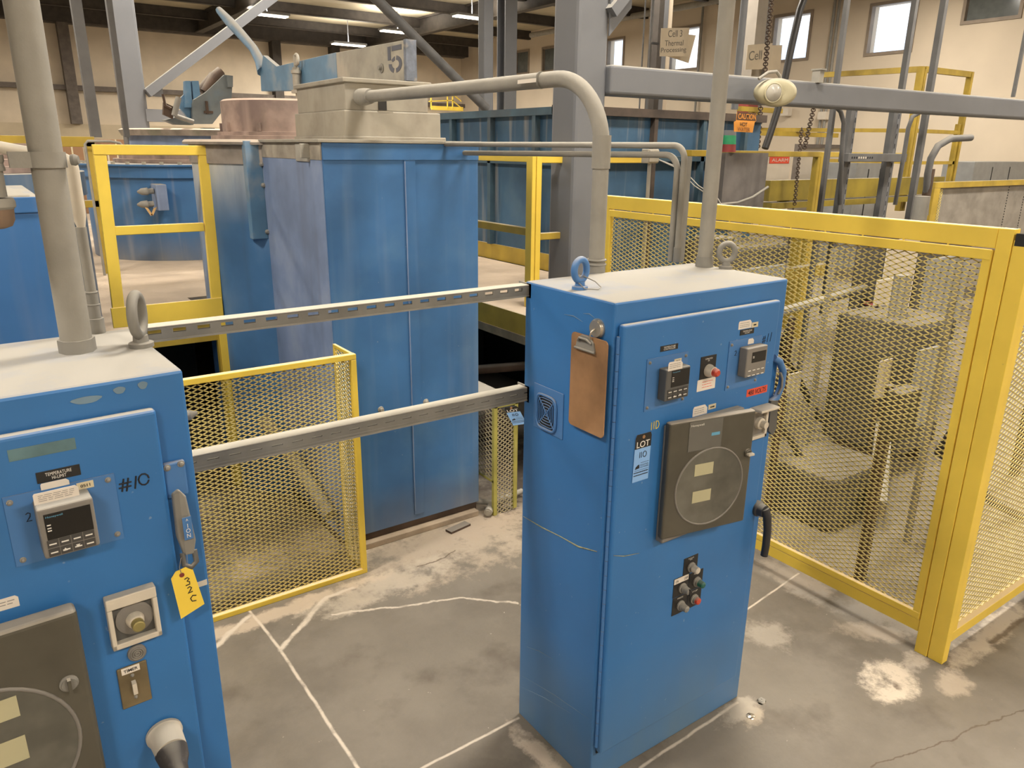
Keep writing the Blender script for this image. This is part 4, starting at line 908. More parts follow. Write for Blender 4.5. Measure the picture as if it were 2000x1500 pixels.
# round shell behind
shell = MB().lathe((1.605, CY0, .0), (0, 0, 1), [(0, .60), (1.80, .60), (1.801, .606), (1.895, .606)], 72); shell.build('round_shell', BLUE_C, fu)
MB().lathe((1.605, CY0, 1.80), (0, 0, 1), [(0, .6075), (.0, .609), (.09, .609)], 72).build('collar_band', RIM, fu)
MB().lathe((1.605, CY0, 1.893), (0, 0, 1), [(0, .635), (.012, .637), (.024, .625), (.026, .5)], 72).build('rim', RIM, fu)
MB().lathe((1.56, 4.50, 1.915), (0, 0, 1), [(0, .41), (.025, .41), (.026, .375), (.045, .375), (.046, .345), (.205, .345), (.215, .33)], 56).build('furnace_lid', PINK, fu)
mb = MB()
for k in range(10):
    a = k * math.pi / 5 + .2; c = V((1.56 + .35 * math.cos(a), 4.50 + .35 * math.sin(a), 1.985)); d = V((math.cos(a), math.sin(a), 0)); mb.obox(c, d * .012, V((-d.y, d.x, 0)) * .010, (0, 0, .022))
mb.build('lid_lugs', PINK, fu)
# cable trough on the side
MB().box(1.140, 1.221, 3.90, 3.955, 1.435, 1.912).build('cable_trough', BLUE_ARM, fu, .004)
mb = MB(); 
for z in (1.47, 1.70, 1.80): MB().lathe((1.214, 3.90, z), (0, -1, 0), [(0, .012), (.01, .012), (.02, .006)], 10).build('trough_bolt', GALV_R, fu)
MB().box(FX0 - .010, FX0 + .0, 3.24, 3.40, 1.825, 1.90).box(FX0 - .045, FX0 - .005, 3.235, 3.25, 1.84, 1.90).build('name_bracket', ARM_GREY, fu, .003)
# stepped dusty box on the tower
BX0, BX1, BY0, BY1 = 1.418, 1.908, 3.32, 3.95
MB().box(BX0 - .01, BX1 + .02, BY0 - .015, BY1, 1.912, 1.935).build('box_foot', DUSTY, fu, .004)
MB().box(BX0, BX1, BY0, BY1, 1.93, 2.045).build('lower_box', DUSTY, fu, .006)
bx = MB().box(BX0 + .012, BX1 - .06, BY0 + .012, BY1 - .02, 2.045, 2.168).build('upper_box', DUSTY, fu, .004)
MB().box(BX0, BX1 - .045, BY0, BY1 - .01, 2.160, 2.180).build('box_lid', DUSTY, fu, .004)
q = ony(748, 207, BY0 + .01); MB().box(q.x - .022, q.x + .018, BY0 + .008, BY0 + .013, q.z - .018, q.z + .022).build('side_port', BLACK, bx)
MB().box(q.x - .03, q.x + .045, BY0 + .0, BY0 + .012, q.z - .03, q.z - .022).build('port_lip', DUSTY, bx)
# lifting arm with the stencilled 5
arm = thing('lid_arm', (1.74, 3.9, 2.18), 'blue and dusty lifting arm with a stencilled 5, on top of the furnace', 'lifting arm')
XA = 1.74
A1, A2 = onx(789, 78, XA), onx(789, 160, XA); C1, C2 = onx(508, 137, XA), onx(510, 178, XA); M1 = onx(690, 93, XA)
fl = lambda p: (XA, p.y, p.z)
midT = onx(655, 103, XA); midB = V((XA, midT.y, 2.185))
MB().prism([fl(A1), fl(midT), (XA, midT.y, 2.183), (XA, A2.y, 2.183)], (.035, 0, 0)).build('arm_plate', ARM_GREY, arm, .003)
MB().prism([(XA - .002, midT.y - .01, midT.z + .001), fl(C1), fl(C2), (XA - .002, midT.y - .01, 2.183)], (.05, 0, 0)).build('arm_beam', BLUE_ARM, arm, .003)
MB().box(XA - .004, XA + .050, A1.y - .024, A1.y, 2.183, A1.z + .002).build('arm_end', mat('arm_end_worn', (.15, .17, .21), .7, var=.35, scale=20, blot=.9, blotcol=(.33, .30, .25), blotscale=22), arm)
# the stencil 5 as separate pieces on the side face (side faces -X; depth runs along +Y, so y is mirrored left-right)
q0, q1 = onx(757, 92, XA), onx(786, 141, XA); W5, H5 = q0.y - q1.y, q0.z - q1.z
def S(u, v): return (XA - .0005, q0.y - u * W5, q1.z + v * H5)
s5 = MB()
s5.prism([S(.30, .82), S(1, .82), S(1, 1), S(.30, 1)], (-.0012, 0, 0)); s5.prism([S(0, .50), S(.22, .50), S(.22, 1), S(0, 1)], (-.0012, 0, 0))
pa = [S(.30, .50)] + [S(.55 + .45 * math.cos(a), .33 + .31 * math.sin(a)) for a in [1.4 - k * .29 for k in range(11)]] 
pb = [S(.55 + .25 * math.cos(a), .33 + .155 * math.sin(a)) for a in [1.4 - k * .29 for k in range(11)]]
for k in range(10): s5.prism([pa[k + 1], pa[min(k + 2, 11)], pb[min(k + 1, 10)], pb[k]], (-.0012, 0, 0))
pc = [1.62 + k * .3 for k in range(2)]
s5.prism([S(.26, .50), S(.50, .62), S(.50, .47), S(.34, .42)], (-.0012, 0, 0))
for k in range(4):
    a, b2 = 4.35 - k * .33, 4.35 - (k + 1) * .33
    s5.prism([S(.55 + .5 * math.cos(a), .33 + .33 * math.sin(a)), S(.55 + .5 * math.cos(b2), .33 + .33 * math.sin(b2)), S(.55 + .28 * math.cos(b2), .33 + .16 * math.sin(b2)), S(.55 + .28 * math.cos(a), .33 + .16 * math.sin(a))], (-.0012, 0, 0))
s5.build('stencil_number', mat('stencil_grey', (.10, .105, .13), .7, var=.1), arm)
q = onx(746, 133, XA); MB().lathe((XA, q.y, q.z), (-1, 0, 0), [(0, .022), (.005, .022), (.006, .012), (.02, .011)], 8).build('pivot_bolt', GALV_R, arm)
hk = MB(); pts = [onx(515, 140, XA + .02), onx(507, 118, XA + .02), onx(495, 95, XA + .02), onx(470, 66, XA + .02), onx(448, 42, XA + .02), onx(428, 20, XA + .02)]
hk.tube(pts, [.045, .034, .030, .034, .036, .026], 8); hk.prism([fl(onx(510, 137, XA)), fl(onx(545, 134, XA)), fl(onx(514, 108, XA))], (.03, 0, 0)); hk.build('counter_lever', BLUE_ARM, arm)
rd_ = MB(); q = onx(579, 150, XA - .03)
rd_.cyl((XA - .03, q.y, 2.06), (XA - .03, q.y, 2.40), .012, n=10)
for z, r in ((2.19, .035), (2.30, .03), (2.315, .022), (2.09, .03)): rd_.cyl((XA - .03, q.y, z), (XA - .03, q.y, z + .018), r, n=12)
rd_.cyl((XA - .03, q.y, 2.20), (XA - .03, q.y, 2.30), .024, n=12); rd_.torus((XA - .03, q.y - .02, 2.375), (1, 0, 0), .028, .009, 16, 8)
rd_.build('tie_rod', ARM_GREY, arm)

# ------------------------------------------------------------------ left furnace, behind the left cabinet
lf = thing('pit_furnace', (-.2, 3.8, 0), 'blue pit furnace at the left edge, tower top hidden behind the thick pipe', 'furnace')
lx = ony(71, 380, FY).x
MB().box(lx - .765, lx, FY, 3.96, .067, 1.66).build('tower_casing', BLUE_L, lf, .004)
MB().box(lx - .775, lx + .006, FY - .006, 3.96, 1.66, 1.715).build('tower_top', BLUE_L, lf, .004)
MB().lathe((lx - .30, 4.62, 0), (0, 0, 1), [(0, .60), (1.64, .60), (1.641, .62), (1.755, .62), (1.757, .4)], 72).build('round_shell', mat('left_shell_blue', (.075, .13, .21), .55, dust=1, var=.2, scale=2, streak=.2), lf)
MB().lathe((lx - .22, 4.62, 1.757), (0, 0, 1), [(0, .47), (.03, .47), (.031, .44), (.06, .44), (.061, .36), (.13, .36)], 48).build('furnace_lid', PINK, lf)
MB().prism([(lx - .765, FY, 1.716), (lx - .02, FY, 1.716), (lx - .22, FY + .5, 1.80), (lx - .765, FY + .5, 1.80)], (0, .003, .004)).build('dust_slope', DUSTY, lf)
MB().box(lx + .14, lx + .22, 4.52, 5.0, 1.78, 1.85).build('lid_bracket', DUSTY, lf, .01)

# ------------------------------------------------------------------ raised decks
DZ = .97
mb = MB().box(-4, 3.62, 5.0, 14.8, DZ - .02, DZ).box(.45, 1.02, 4.22, 5.0, DZ - .02, DZ).box(2.52, 3.62, 3.28, 5.0, DZ - .02, DZ)
mb.build
t = thing('raised_deck', (2.6, 3.3, DZ - .02), 'dusty raised walking deck around the furnaces', 'deck')
mb.build('deck_plate', DECKM, t)
MB().box(2.505, 2.52, 3.26, 5.2, .85, DZ + .003).build('edge_beam', YEL_O, t); MB().box(.45, 1.02, 4.20, 4.22, .87, DZ - .003).build('edge_beam', YEL_O, t); MB().box(2.52, 3.62, 3.26, 3.28, .85, DZ - .003).build('edge_beam', YEL_O, t)
MB().box(2.50, 2.53, 3.27, 5.2, .80, .85).build('lower_edge', mat('deck_lower_edge', (.25, .20, .12), .8, var=.3), t)
MB().box(-4, 3.62, 14.7, 14.8, 0, DZ - .02).box(3.56, 3.62, 3.3, 14.7, 0, DZ - .02).box(.44, .5, 5.0, 11.5, 0, .5).box(2.0, 3.5, 5.4, 5.5, 0, DZ - .02).box(-.4, 1.1, 5.35, 5.45, 0.0, DZ - .02).build('shade_backing', DARK, t)  # near-black boards added as the deep shade below the deck
for (x, y) in ((1.01, 4.21), (.42, 4.21)):
    MB().box(x - .025, x + .025, y - .02, y + .02, 0, .92).build('leg', YEL_O, t)

# yellow gate-like railing frame in front of the left deck
t = thing('guard_rail', (.78, 4.19, DZ), 'yellow rail frame with a mid rail in front of the deck left of furnace 5', 'railing')
GY = 4.195
gl, gr = ony(222, 560, GY).x, ony(418, 560, GY).x; zt = ony(300, 284, GY).z; zm = ony(310, 447, GY).z; zb_ = ony(330, 590, GY).z; zq = ony(330, 628, GY).z
bl = .028; tl_x, tr_x = ony(193, 290, GY).x, ony(396, 290, GY).x
mb = MB()
mb.obox(((tl_x + tr_x) / 2, GY, zt - .022), ((tr_x - tl_x) / 2 + .028, 0, 0), (0, .016, 0), (0, 0, .024))
mb.bar((tl_x, GY, zt - .046), (gl + .004, GY, zq), .055, .028, up=(0, 1, 0)); mb.bar((tr_x, GY, zt - .046), (gr + .004, GY, zq), .055, .028, up=(0, 1, 0))
mb.obox(((gl + gr) / 2 - .01, GY, zm), ((gr - gl) / 2 - .01, 0, 0), (0, .012, 0), (0, 0, .022))
mb.build('rail_frame', YEL, t, .003)
MB().box(gl - .03, gr + .03, GY - .02, GY - .005, zq, zb_).build('toe_plate', YEL, t, .002)
MB().box(gr - .002, gr + .045, GY - .012, GY + .03, 0, zq).build('support_post', YEL, t, .002)
# railing further left and back
GB = 6.3; a, b2 = ony(60, 275, GB), ony(184, 277, GB)
t = thing('guard_rail', (b2.x, GB, DZ), 'yellow railing further back at the left, behind the thick grey pipe', 'railing')
MB().box(a.x - 1.5, b2.x, GB - .03, GB + .03, b2.z - .035, b2.z + .035).box(b2.x - .06, b2.x, GB - .03, GB + .03, DZ, b2.z).box(a.x - 1.5, b2.x, GB - .03, GB + .03, 1.45, 1.50).build('rail_frame', YEL_O, t, .004)
q = ony(215, 276, 6.2); mb = MB().tube([(q.x - .16, 6.2, DZ), (q.x - .16, 6.2, q.z - .02), (q.x - .14, 6.2, q.z), (q.x, 6.2, q.z), (q.x + .06, 6.2, q.z - .01), (q.x + .10, 6.2, q.z - .06)], .009, 8)
solo(mb, 'handrail_tube', GALV, 'bent pale tube end seen above the top left corner of the yellow rail frame', 'tube')

# right deck railing with its corner post
XR = 2.69; yp = ony
P = onz(1045, 560, 1.04); PY = 3.62
t = thing('guard_rail', (XR, PY, DZ), 'yellow railing with a doubled corner post on the deck right of the furnace tower', 'railing')
MB().box(XR - .03, XR - .002, PY - .03, PY + .03, DZ, 1.85).box(XR + .002, XR + .04, PY - .03, PY + .03, DZ, 1.85).build('corner_post', YEL, t, .004)
MB().box(XR - .02, XR + .02, PY + .03, 6.6, 1.815, 1.855).build('top_rail', YEL, t, .004)
MB().box(XR - .018, XR + .018, PY + .03, 6.6, 1.395, 1.44).build('mid_rail', YEL_O, t, .004)
MB().box(XR + .04, 3.6, PY - .018, PY + .018, 1.81, 1.85).build('top_rail', YEL, t, .004)
MB().box(XR + .04, 3.0, PY - .018, PY + .018, 1.37, 1.41).build('mid_rail', YEL_O, t, .004)

# blue ribbed tank
TX, TY, TZ = 3.66, 4.62, 2.185
t = thing('quench_tank', (TX + 1, TY + 1, 0), 'long blue ribbed tank with white drip streaks behind the grey column', 'tank')
MB().box(TX, 6.0, TY, 9.5, 0, TZ - .02).build('tank_wall', BLUE_TK, t)
MB().box(TX - .055, TX + .02, TY - .03, 9.5, TZ - .055, TZ).build('top_flange', BLUE_TF, t)
MB().box(TX - .055, 6.0, TY - .06, TY + .02, TZ - .05, TZ + .012).build('top_flange', BROWN_TF, t)
for z in (1.80,): MB().box(TX - .05, TX, TY - .02, 9.5, z - .03, z).build('mid_flange', BLUE_TF, t)
MB().box(TX - .03, 6.0, TY - .05, TY, 1.80, 1.84).build('mid_flange', BLUE_TF, t)
MB().box(TX - .02, TX, TY, 9.5, DZ, DZ + .13).build('toe_plate', YEL_O, t)
y = TY + .25
while y < 9:
    MB().box(TX - .05, TX, y - .022, y + .022, DZ + .13, TZ - .05).build('rib', BLUE_TF, t); y += .62
for k, x in enumerate((3.98, 4.62, 5.2, 5.75)):
    MB().box(x - .02, x + .02, TY - .05, TY, .6, TZ - .05).build('rib', BLUE_TF if k != 1 else BROWN_TF, t)
p = ony(1450, 300, TY - .3)
solo(MB().box(5.12, ony(1498, 330, TY - .36).x, TY - .36, TY - .30, 1.35, 1.875), 'splash_plate', FENCEPLATE, 'dark stained upright plate on the tank side, right of the straight pipe', 'plate')
MB_ = MB().tube([ony(1500, 365, 4.2), ony(1470, 385, 4.2), ony(1440, 396, 4.2), ony(1400, 400, 4.2)], .011, 8)
solo(MB_, 'white_hose', GALV, 'thin pale hose hanging across the stained plate', 'hose')
q = ony(1271, 305, 2.9)
t = thing('junction_box', (q.x, 2.9, 1.78), 'small dusty outlet box hanging on the thin conduits left of the strut', 'junction box')
MB().box(q.x - .038, q.x + .038, 2.88, 2.93, q.z - .035, q.z + .035).box(q.x - .034, q.x + .034, 2.872, 2.88, q.z - .03, q.z + .03).build('box_body', DUSTY, t, .004)
MB().cyl((q.x, 2.905, .0), (q.x, 2.905, q.z - .035), .010, n=12).build('stem', GALV_R, t)
for k, (dx, lab) in enumerate(((0, 'loose pale wire drooping from the outlet box to the strut'), (.03, 'second loose wire crossing beside the first at the outlet box'))):
    pts = [V((q.x + .03, 2.88, q.z - .015)), V((q.x + .10 + dx, 2.80, q.z - .06)), V((q.x + .12 + dx, 2.7, q.z - .14)), V((q.x + .16 + dx, 2.6, q.z - .20)), V((q.x + .20 + dx * .5, 2.55, q.z - .28))]
    solo(MB().tube(pts, .003, 6), 'loose_wire', GALV_R, lab, 'wire')

# second furnace behind the rail frame
FR = 7.4; c0 = onz(395, 520, DZ)
L0, R0 = ony(212, 400, FR), ony(480, 400, FR)
cx2, rr2 = 1.62, .80; cy2 = 7.45
t = thing('pit_furnace', (cx2, cy2, DZ), 'round blue furnace seen through the yellow rail frame, with two cables on a box', 'furnace')
MB().lathe((cx2, cy2, DZ), (0, 0, 1), [(0, rr2), (.66, rr2), (.661, rr2 + .03), (.75, rr2 + .03), (.752, rr2 + .06), (.765, rr2 + .06), (.767, .6)], 80).build('round_shell', BLUE_C2, t)
MB().lathe((cx2 + .04, cy2, DZ + .765), (0, 0, 1), [(0, .60), (.035, .60), (.036, .55), (.13, .55), (.14, .5)], 56).build('furnace_lid', PINK, t)
mb = MB()
for k in range(20):
    a = math.pi + k * math.pi / 19; mb.cyl((cx2 + .81 * math.cos(a), cy2 + .81 * math.sin(a), DZ + .765), (cx2 + .81 * math.cos(a), cy2 + .81 * math.sin(a), DZ + .785), .016, n=8)
mb.build('rim_bolts', DUSTY, t)
yb2 = cy2 - rr2 - .03; q0, q1 = ony(300, 360, yb2), ony(328, 410, yb2)
bx = MB().box(q0.x, q1.x, yb2 - .06, yb2 + .14, q1.z, q0.z).build('terminal_box', BLUE_S, t, .006)
for py in (373, 398):
    a, b2 = ony(300, py, yb2), ony(268, py + 2, yb2); MB().tube([a, a.lerp(b2, .35), a.lerp(b2, .36), a.lerp(b2, .75), b2], [.022, .022, .030, .026, .008], 10).build('cable_gland', GALV_R, bx)
for k, (px, sgn) in enumerate(((291, -1), (300, 1))):
    a = ony(px, 413, yb2 - .02); MB().obox(a, (.012, 0, .004 * sgn), (0, .002, 0), (-.016 * -sgn, 0, .03)).build('paper_tag', mat('faded_orange_tag', (.55, .36, .16), .8), bx)
# third tank, its dusty rim level with the eye behind furnace 5
t = thing('round_tank', (3.1, 9.6, 0), 'far round tank with a dusty rim, seen above the yellow rail frame', 'tank')
a = ony(262, 268, 9.4)
MB().lathe((a.x + 1.0, 9.8, .97), (0, 0, 1), [(0, .98), (1.03, .98)], 64).build('shell', BLUE_S, t)
MB().lathe((a.x + 1.0, 9.8, 1.98), (0, 0, 1), [(0, 1.05), (.06, 1.08), (.075, 1.05), (.077, .5)], 64).build('rim', RIM, t)
# its lifting gear
LG = 9.0
t = thing('lid_arm', tuple(ony(395, 262, LG)), 'dark grey-blue lifting gear with a crank, left of the pink furnace lid', 'lifting arm')
def fy(px, py, dy=0): q = ony(px, py, LG + dy); return (q.x, q.y, q.z)
MB().prism([fy(376, 203), fy(378, 195), fy(400, 182), fy(438, 146), fy(455, 148), fy(452, 195), fy(415, 242), fy(378, 242)], (0, .08, 0)).build('side_plate', ARM_DK, t)
MB().prism([fy(443, 147, -.05), fy(455, 150, -.05), fy(455, 170, -.05), fy(446, 170, -.05)], (0, .05, 0)).build('end_plate', ARM_DK, t)
MB().box(fy(376, 0)[0], fy(399, 0)[0], LG + .1, LG + .25, 1.95, fy(0, 240)[2]).build('stand', DARK, t)
MB().prism([fy(362, 158, .05), fy(372, 158, .05), fy(376, 210, .05), fy(362, 210, .05)], (0, .1, 0)).prism([fy(375, 158, .05), fy(388, 158, .05), fy(391, 185, .05), fy(378, 195, .05)], (0, .1, 0)).prism([fy(352, 192, .1), fy(364, 180, .1), fy(378, 212, .1), fy(378, 242, .1), fy(352, 212, .1)], (0, .05, 0)).build('lug_plates', BLUE_ARM, t)
MB().tube([fy(400, 180, .08), fy(420, 150, .08), fy(432, 138, .08)], [.05, .06, .05], 8).tube([fy(392, 178, .14), fy(418, 147, .14)], .05, 8).build('spring_links', RUST, t)
MB().prism([fy(322, 234), fy(350, 228), fy(378, 232), fy(378, 244), fy(345, 243)], (0, .2, 0)).build('lower_tray', ARM_DK, t)
MB().tube([fy(340, 226, -.15), fy(349, 190, -.15)], .030, 10).tube([fy(342, 226, -.1), fy(378, 238, -.1)], .024, 8).build('pipe_arm', GALV_R, t)
MB().tube([fy(318, 184, -.1), fy(323, 206, -.1), fy(334, 212, -.1)], .014, 6).obox(fy(328, 216, -.05), (.045, 0, -.02), (0, .03, 0), (.01, 0, .06)).build('crank', RUST, t)
MB().obox(fy(404, 210, -.01), (.012, 0, 0), (0, .02, 0), (0, 0, .065)).obox(fy(407, 219, -.01), (.045, 0, 0), (0, .02, 0), (0, 0, .012)).build('side_hook', RUST, t)

# ------------------------------------------------------------------ building steel
def column(name, px, py, Y, w, label, m=GREY, z0=0, z1=None, group=None, h=False, dpt=None, edges=0):
    p = ony(px, py, Y); z1 = z1 or ROOM['zc'] - .02; d2 = dpt or w
    mb = MB()
    if h:
        mb.box(p.x - w / 2, p.x + w / 2, Y, Y + .02, z0, z1).box(p.x - w / 2, p.x + w / 2, Y + d2 - .02, Y + d2, z0, z1).box(p.x - .01, p.x + .01, Y + .02, Y + d2 - .02, z0, z1)
    else: mb.box(p.x - w / 2, p.x + w / 2, Y, Y + d2, z0, z1)
    return solo(mb, name, m, label, 'column', group, bevel=0 if h else .03 * w / .25), p
c0 = V((2.957, 3.523, 0)); s = .113
colx, coly = 3.00, 3.56
solo(MB().box(colx - s, colx + s, coly - s + .05, coly + s + .05, 0, ROOM['zc'] - .02), 'steel_column', GREY, 'wide grey square steel column in the middle, behind the thick bent conduit', 'column', bevel=.022)
# beam from the column
b0, b1 = V((3.11, 3.53, 0)), V((8.2, 3.27, 0)); zt_, zb2 = 2.352, 2.190
d = (b1 - b0).normalized(); sd = V((-d.y, d.x, 0)); L_ = (b1 - b0).length
mb = MB().obox((b0 + b1) / 2 + V((0, 0, (zt_ + zb2) / 2)), d * L_ / 2, sd * .075, V((0, 0, (zt_ - zb2) / 2)))
bm = mb.build('steel_beam', GREY, None, .018, 3); tag(bm, 'long horizontal grey steel beam running right from the middle column', 'beam')
# brace going up from the column
q0, q1 = V((3.10, 3.5, 2.62)), V((3.9, 3.46, 3.45))
mb = MB().bar(q0, q1, .06, .11, up=(0, 1, 0)).prism([(3.10, 3.48, 2.50), (3.10, 3.48, 2.85), (3.26, 3.48, 2.85), (3.26, 3.48, 2.66)], (0, .01, 0))
solo(mb, 'steel_brace', GREY, 'diagonal grey brace rising right from the middle column', 'brace')
# far braced bay
AY = 10.2
o, pA = column('steel_column', 250, 100, AY, .27, 'grey steel column at the left, beside the far lifting gear')
AY2 = 13.0
o, pB = column('steel_column', 955, 100, AY2, .22, 'left one of the two grey columns above the ribbed tank')
column('steel_column', 998, 100, 14.0, .30, 'right one of the two grey columns above the ribbed tank, with a dark web', GREY, h=True, dpt=.3)
a, b2 = ony(287, 182, AY), ony(560, -25, AY)
solo(MB().bar(a, b2, .10, .16, up=(0, 1, 0)), 'steel_brace', GREY, 'flat grey brace rising right from the left steel column', 'brace')
solo(MB().box(ony(280, 0, AY).x - .02, ony(296, 0, AY).x, AY - .02, AY, ony(288, 188, AY).z, ony(288, 168, AY).z), 'gusset_plate', GREY, 'small gusset plate where the brace meets the left steel column', 'plate')
a, b2 = ony(285, 225, AY), ony(372, 228, AY)
solo(MB().box(a.x, b2.x, AY - .02, AY + .08, a.z - .07, a.z + .07), 'steel_strut', GREY, 'short level grey strut from the left column to the far lifting gear', 'strut')
a, b2 = ony(722, -15, 12.4), ony(950, 212, 12.9)
solo(MB().cyl(a, b2, .085, n=16), 'steel_brace', GREY_D, 'round grey brace crossing down to the right behind the number 5', 'brace')
for px, py, Y, w, lab in ((147, 0, 8.0, .085, 'thin grey hanger post left of the left steel column, the thicker of the pair'), (215, 20, 8.6, .05, 'thin dark hanger post just left of the left steel column')):
    q = ony(px, py, Y); q2 = ony(px + (41 if w > .06 else 33), 268, Y)
    solo(MB().bar(q2, q + (q - q2) * 1.2, w, w), 'hanger_post', GREY_D, lab, 'post')

# sprinkler main along the right wall
a, b2 = onx(852, 92, 17.6), onx(1300, 14, 17.6)
solo(MB().cyl((17.6, 24, 5.80), (17.6, 6.0, 5.80), .085, n=14), 'sprinkler_main', GALV, 'pale sprinkler pipe along the top of the right wall', 'pipe')
# conduits and boxes on the right wall
for i, (px, lab) in enumerate(((1372, 'thin conduit on the right wall behind the straight pipe'), (1628, 'left one of two thin conduits on the right wall left of the large window'), (1637, 'right one of two thin conduits on the right wall left of the large window'))):
    q = onx(px, 30, 18.2); q2 = onx(px - (13 if i == 0 else 17), 160, 18.2)
    solo(MB().cyl((18.2, q.y, 1.5), (18.2, q.y, 6.08), .035, n=10), 'wall_conduit', GALV_R, lab, 'conduit')

# pipes and rods hanging in the middle distance
for i, (p, q, w, lab) in enumerate((((1261, 0), (1256, 130), .018, 'thinnest rod hanging left of the Cell 3 sign'), ((1276, 0), (1268, 135), .03, 'thin rod with a clamp just left of the Cell 3 sign'))):
    a = ony(*p, 8.0); solo(MB().cyl((a.x, 8, 2.3), (a.x, 8, 6.08), w * .6, n=8), 'hanger_rod', GREY_D, lab, 'rod')
D8 = 9.2
q = ony(1292, 60, D8)
mb = MB().box(q.x - .07, q.x + .03, D8, D8 + .2, 2.0, 6.08); solo(mb, 'steel_column', GIRD, 'dark brown column edge behind the Cell 3 sign', 'column')
solo(MB().box(q.x + .035, q.x + .13, D8, D8 + .2, 0, 6.08), 'steel_column', GREY, 'grey column strip behind the Cell 3 sign', 'column')
solo(MB().box(q.x + .135, q.x + .23, D8 + .01, D8 + .2, 0, 6.08), 'painted_pipe_cover', WALLM, 'pale vertical cover right of the column at the Cell 3 sign', 'cover')
def sign(c4, txt, boxes, label, Y, th=.01):
    P = [ony(*c, Y) for c in c4]; t = thing('cell_sign', tuple(P[3]), label, 'sign')
    MB().prism(P, (0, th, 0)).build('sign_board', SIGNM, t)
    ux = P[1] - P[0]; uz = P[0] - P[3]
    for s_, (u0, u1, v0, v1) in zip(txt, boxes):
        lettering(s_, SIGNINK, t, (u0 * ux.length, u1 * ux.length, v0 * uz.length, v1 * uz.length), 0, o=P[3], ux=ux, uz=uz, nrm=(0, -1, 0), ext=.003)
    return t, P
t, P = sign([(1292, 55), (1347, 54), (1340, 110), (1289, 110)], ['Cell 3', 'Thermal', 'Processing'], [(.24, .74, .68, .92), (.14, .80, .36, .56), (.02, .92, .08, .30)], 'tan sign reading Cell 3 Thermal Processing', 7.6)
P2 = [ony(*c, 7.7) for c in ((1335, 66), (1359, 69), (1345, 123), (1305, 110))]; MB().prism(P2, (0, .01, 0)).build('rear_board', SIGNM, t)
q = ony(1278, 85, 7.65); MB().box(q.x - .045, q.x + .06, 7.62, 7.66, q.z - .012, q.z + .012).build('bracket', BLACK, t)
D9 = 7.6
q = ony(1490, 30, D9 + .3)
t = thing('steel_column', (q.x, D9 + .3, 0), 'pale painted column with a red lower part behind the second cell sign', 'column')
MB().box(q.x - .13, q.x + .10, D9 + .3, D9 + .5, 2.75, 6.08).build('upper_shaft', mat('column_beige', (.27, .24, .20), .7, var=.06), t)
MB().box(q.x + .10, q.x + .20, D9 + .32, D9 + .5, 2.35, 6.08).build('shaft_side', GREY_D, t)
qz = onz; MB().box(q.x - .13, q.x + .10, D9 + .3, D9 + .5, 2.0, 2.75).build('red_base', REDPAINT, t); MB().box(q.x - .13, q.x + .05, D9 + .3, D9 + .5, 0, 2.0).build('lower_shaft', GREY_D, t)
t, P = sign([(1461, 88), (1509, 84), (1504, 135), (1456, 136)], ['Cell 3'], [(.08, .86, .36, .74)], 'tan sign reading Cell 3, its number behind the hanging chain', D9)
P2 = [ony(*c, D9 + .12) for c in ((1500, 89), (1528, 88), (1524, 136), (1500, 136))]; MB().prism(P2, (0, .01, 0)).build('rear_board', SIGNM, t)
a = ony(1509, -20, 6.2); b2 = ony(1494, 138, 6.2)
chain(b2, a + (a - b2) * .2, RUST, 'hoist_chain', 'dark chain hanging in front of the tan Cell sign', None, 36, .05)
a = ony(1486, 205, 6.2); b2 = ony(1480, 288, 6.2); chain(b2, a, RUST, 'hoist_chain', 'dark chain hanging below the beam beside the caution sign', None, 18, .05)
a = ony(1590, 208, 6.2); b2 = ony(1571, 290, 6.2); chain(b2, a, RUST, 'hoist_chain', 'short chain hanging by the yellow platform post', None, 18, .05)
a = ony(1566, 250, 5.4); b2 = ony(1552, 400, 5.4); chain(b2, a, RUST, 'safety_chain', 'long rusty chain hanging along the yellow post behind the fence', None, 34, .035)
pts = [ony(x, y, 6.5) for x, y in ((1574, -12), (1562, 20), (1553, 60), (1544, 100), (1534, 150), (1519, 215), (1504, 262), (1494, 290))]
solo(MB().tube(pts, .045, 8), 'cable_bundle', BLACK, 'thick black cable bundle hanging right of the tan Cell sign', 'cable')
a = ony(1551, 0, 6.08); solo(MB().cyl((a.x, 6.8, 2.4), (a.x, 6.8, 6.08), .045, n=12), 'drop_pipe', GREY, 'pale vertical pipe beside the black cable bundle', 'pipe')

# emergency lamp head on the beam
LY = 3.20
q = ony(1512, 180, LY); q2 = ony(1552, 178, LY)
t = thing('floodlight', tuple(V((q.x, LY, q.z - .1))), 'cream oval floodlight head clamped on the grey beam', 'lamp')
dd = V((-.42, -.9, -.10)).normalized(); ss = V((0, 0, 1)).cross(dd).normalized()
ctr = V((q.x + .02, LY + .03, q.z))
mb = MB(); n = 36; uu = dd.cross(ss)
def ell(c, rx, rz, sx=0): return [c + ss * (rx * math.cos(2 * math.pi * i / n) + sx) + uu * rz * math.sin(2 * math.pi * i / n) for i in range(n)]
P = []; prof = [(.030, .3, .3, .0), (.035, .70, .75, 0), (.022, .9, .93, 0), (.0, 1, 1, 0), (-.04, .98, .96, .0), (-.09, .8, .78, .01), (-.11, .5, .5, .015)]
rings = [ell(ctr + dd * h + ss * .03, .140 * a_, .086 * b_, sx) for h, a_, b_, sx in prof]
for r_ in rings: P += r_
F = [(k * n + i, k * n + (i + 1) % n, (k + 1) * n + (i + 1) % n, (k + 1) * n + i) for k in range(len(rings) - 1) for i in range(n)]
mb.add(P, F, True); mb.add(rings[0], [tuple(range(n - 1, -1, -1))]); mb.add(rings[-1], [tuple(range(n))])
hd = mb.build('lamp_housing', LAMPB, t)
lc_ = ctr + dd * .03 - ss * .012
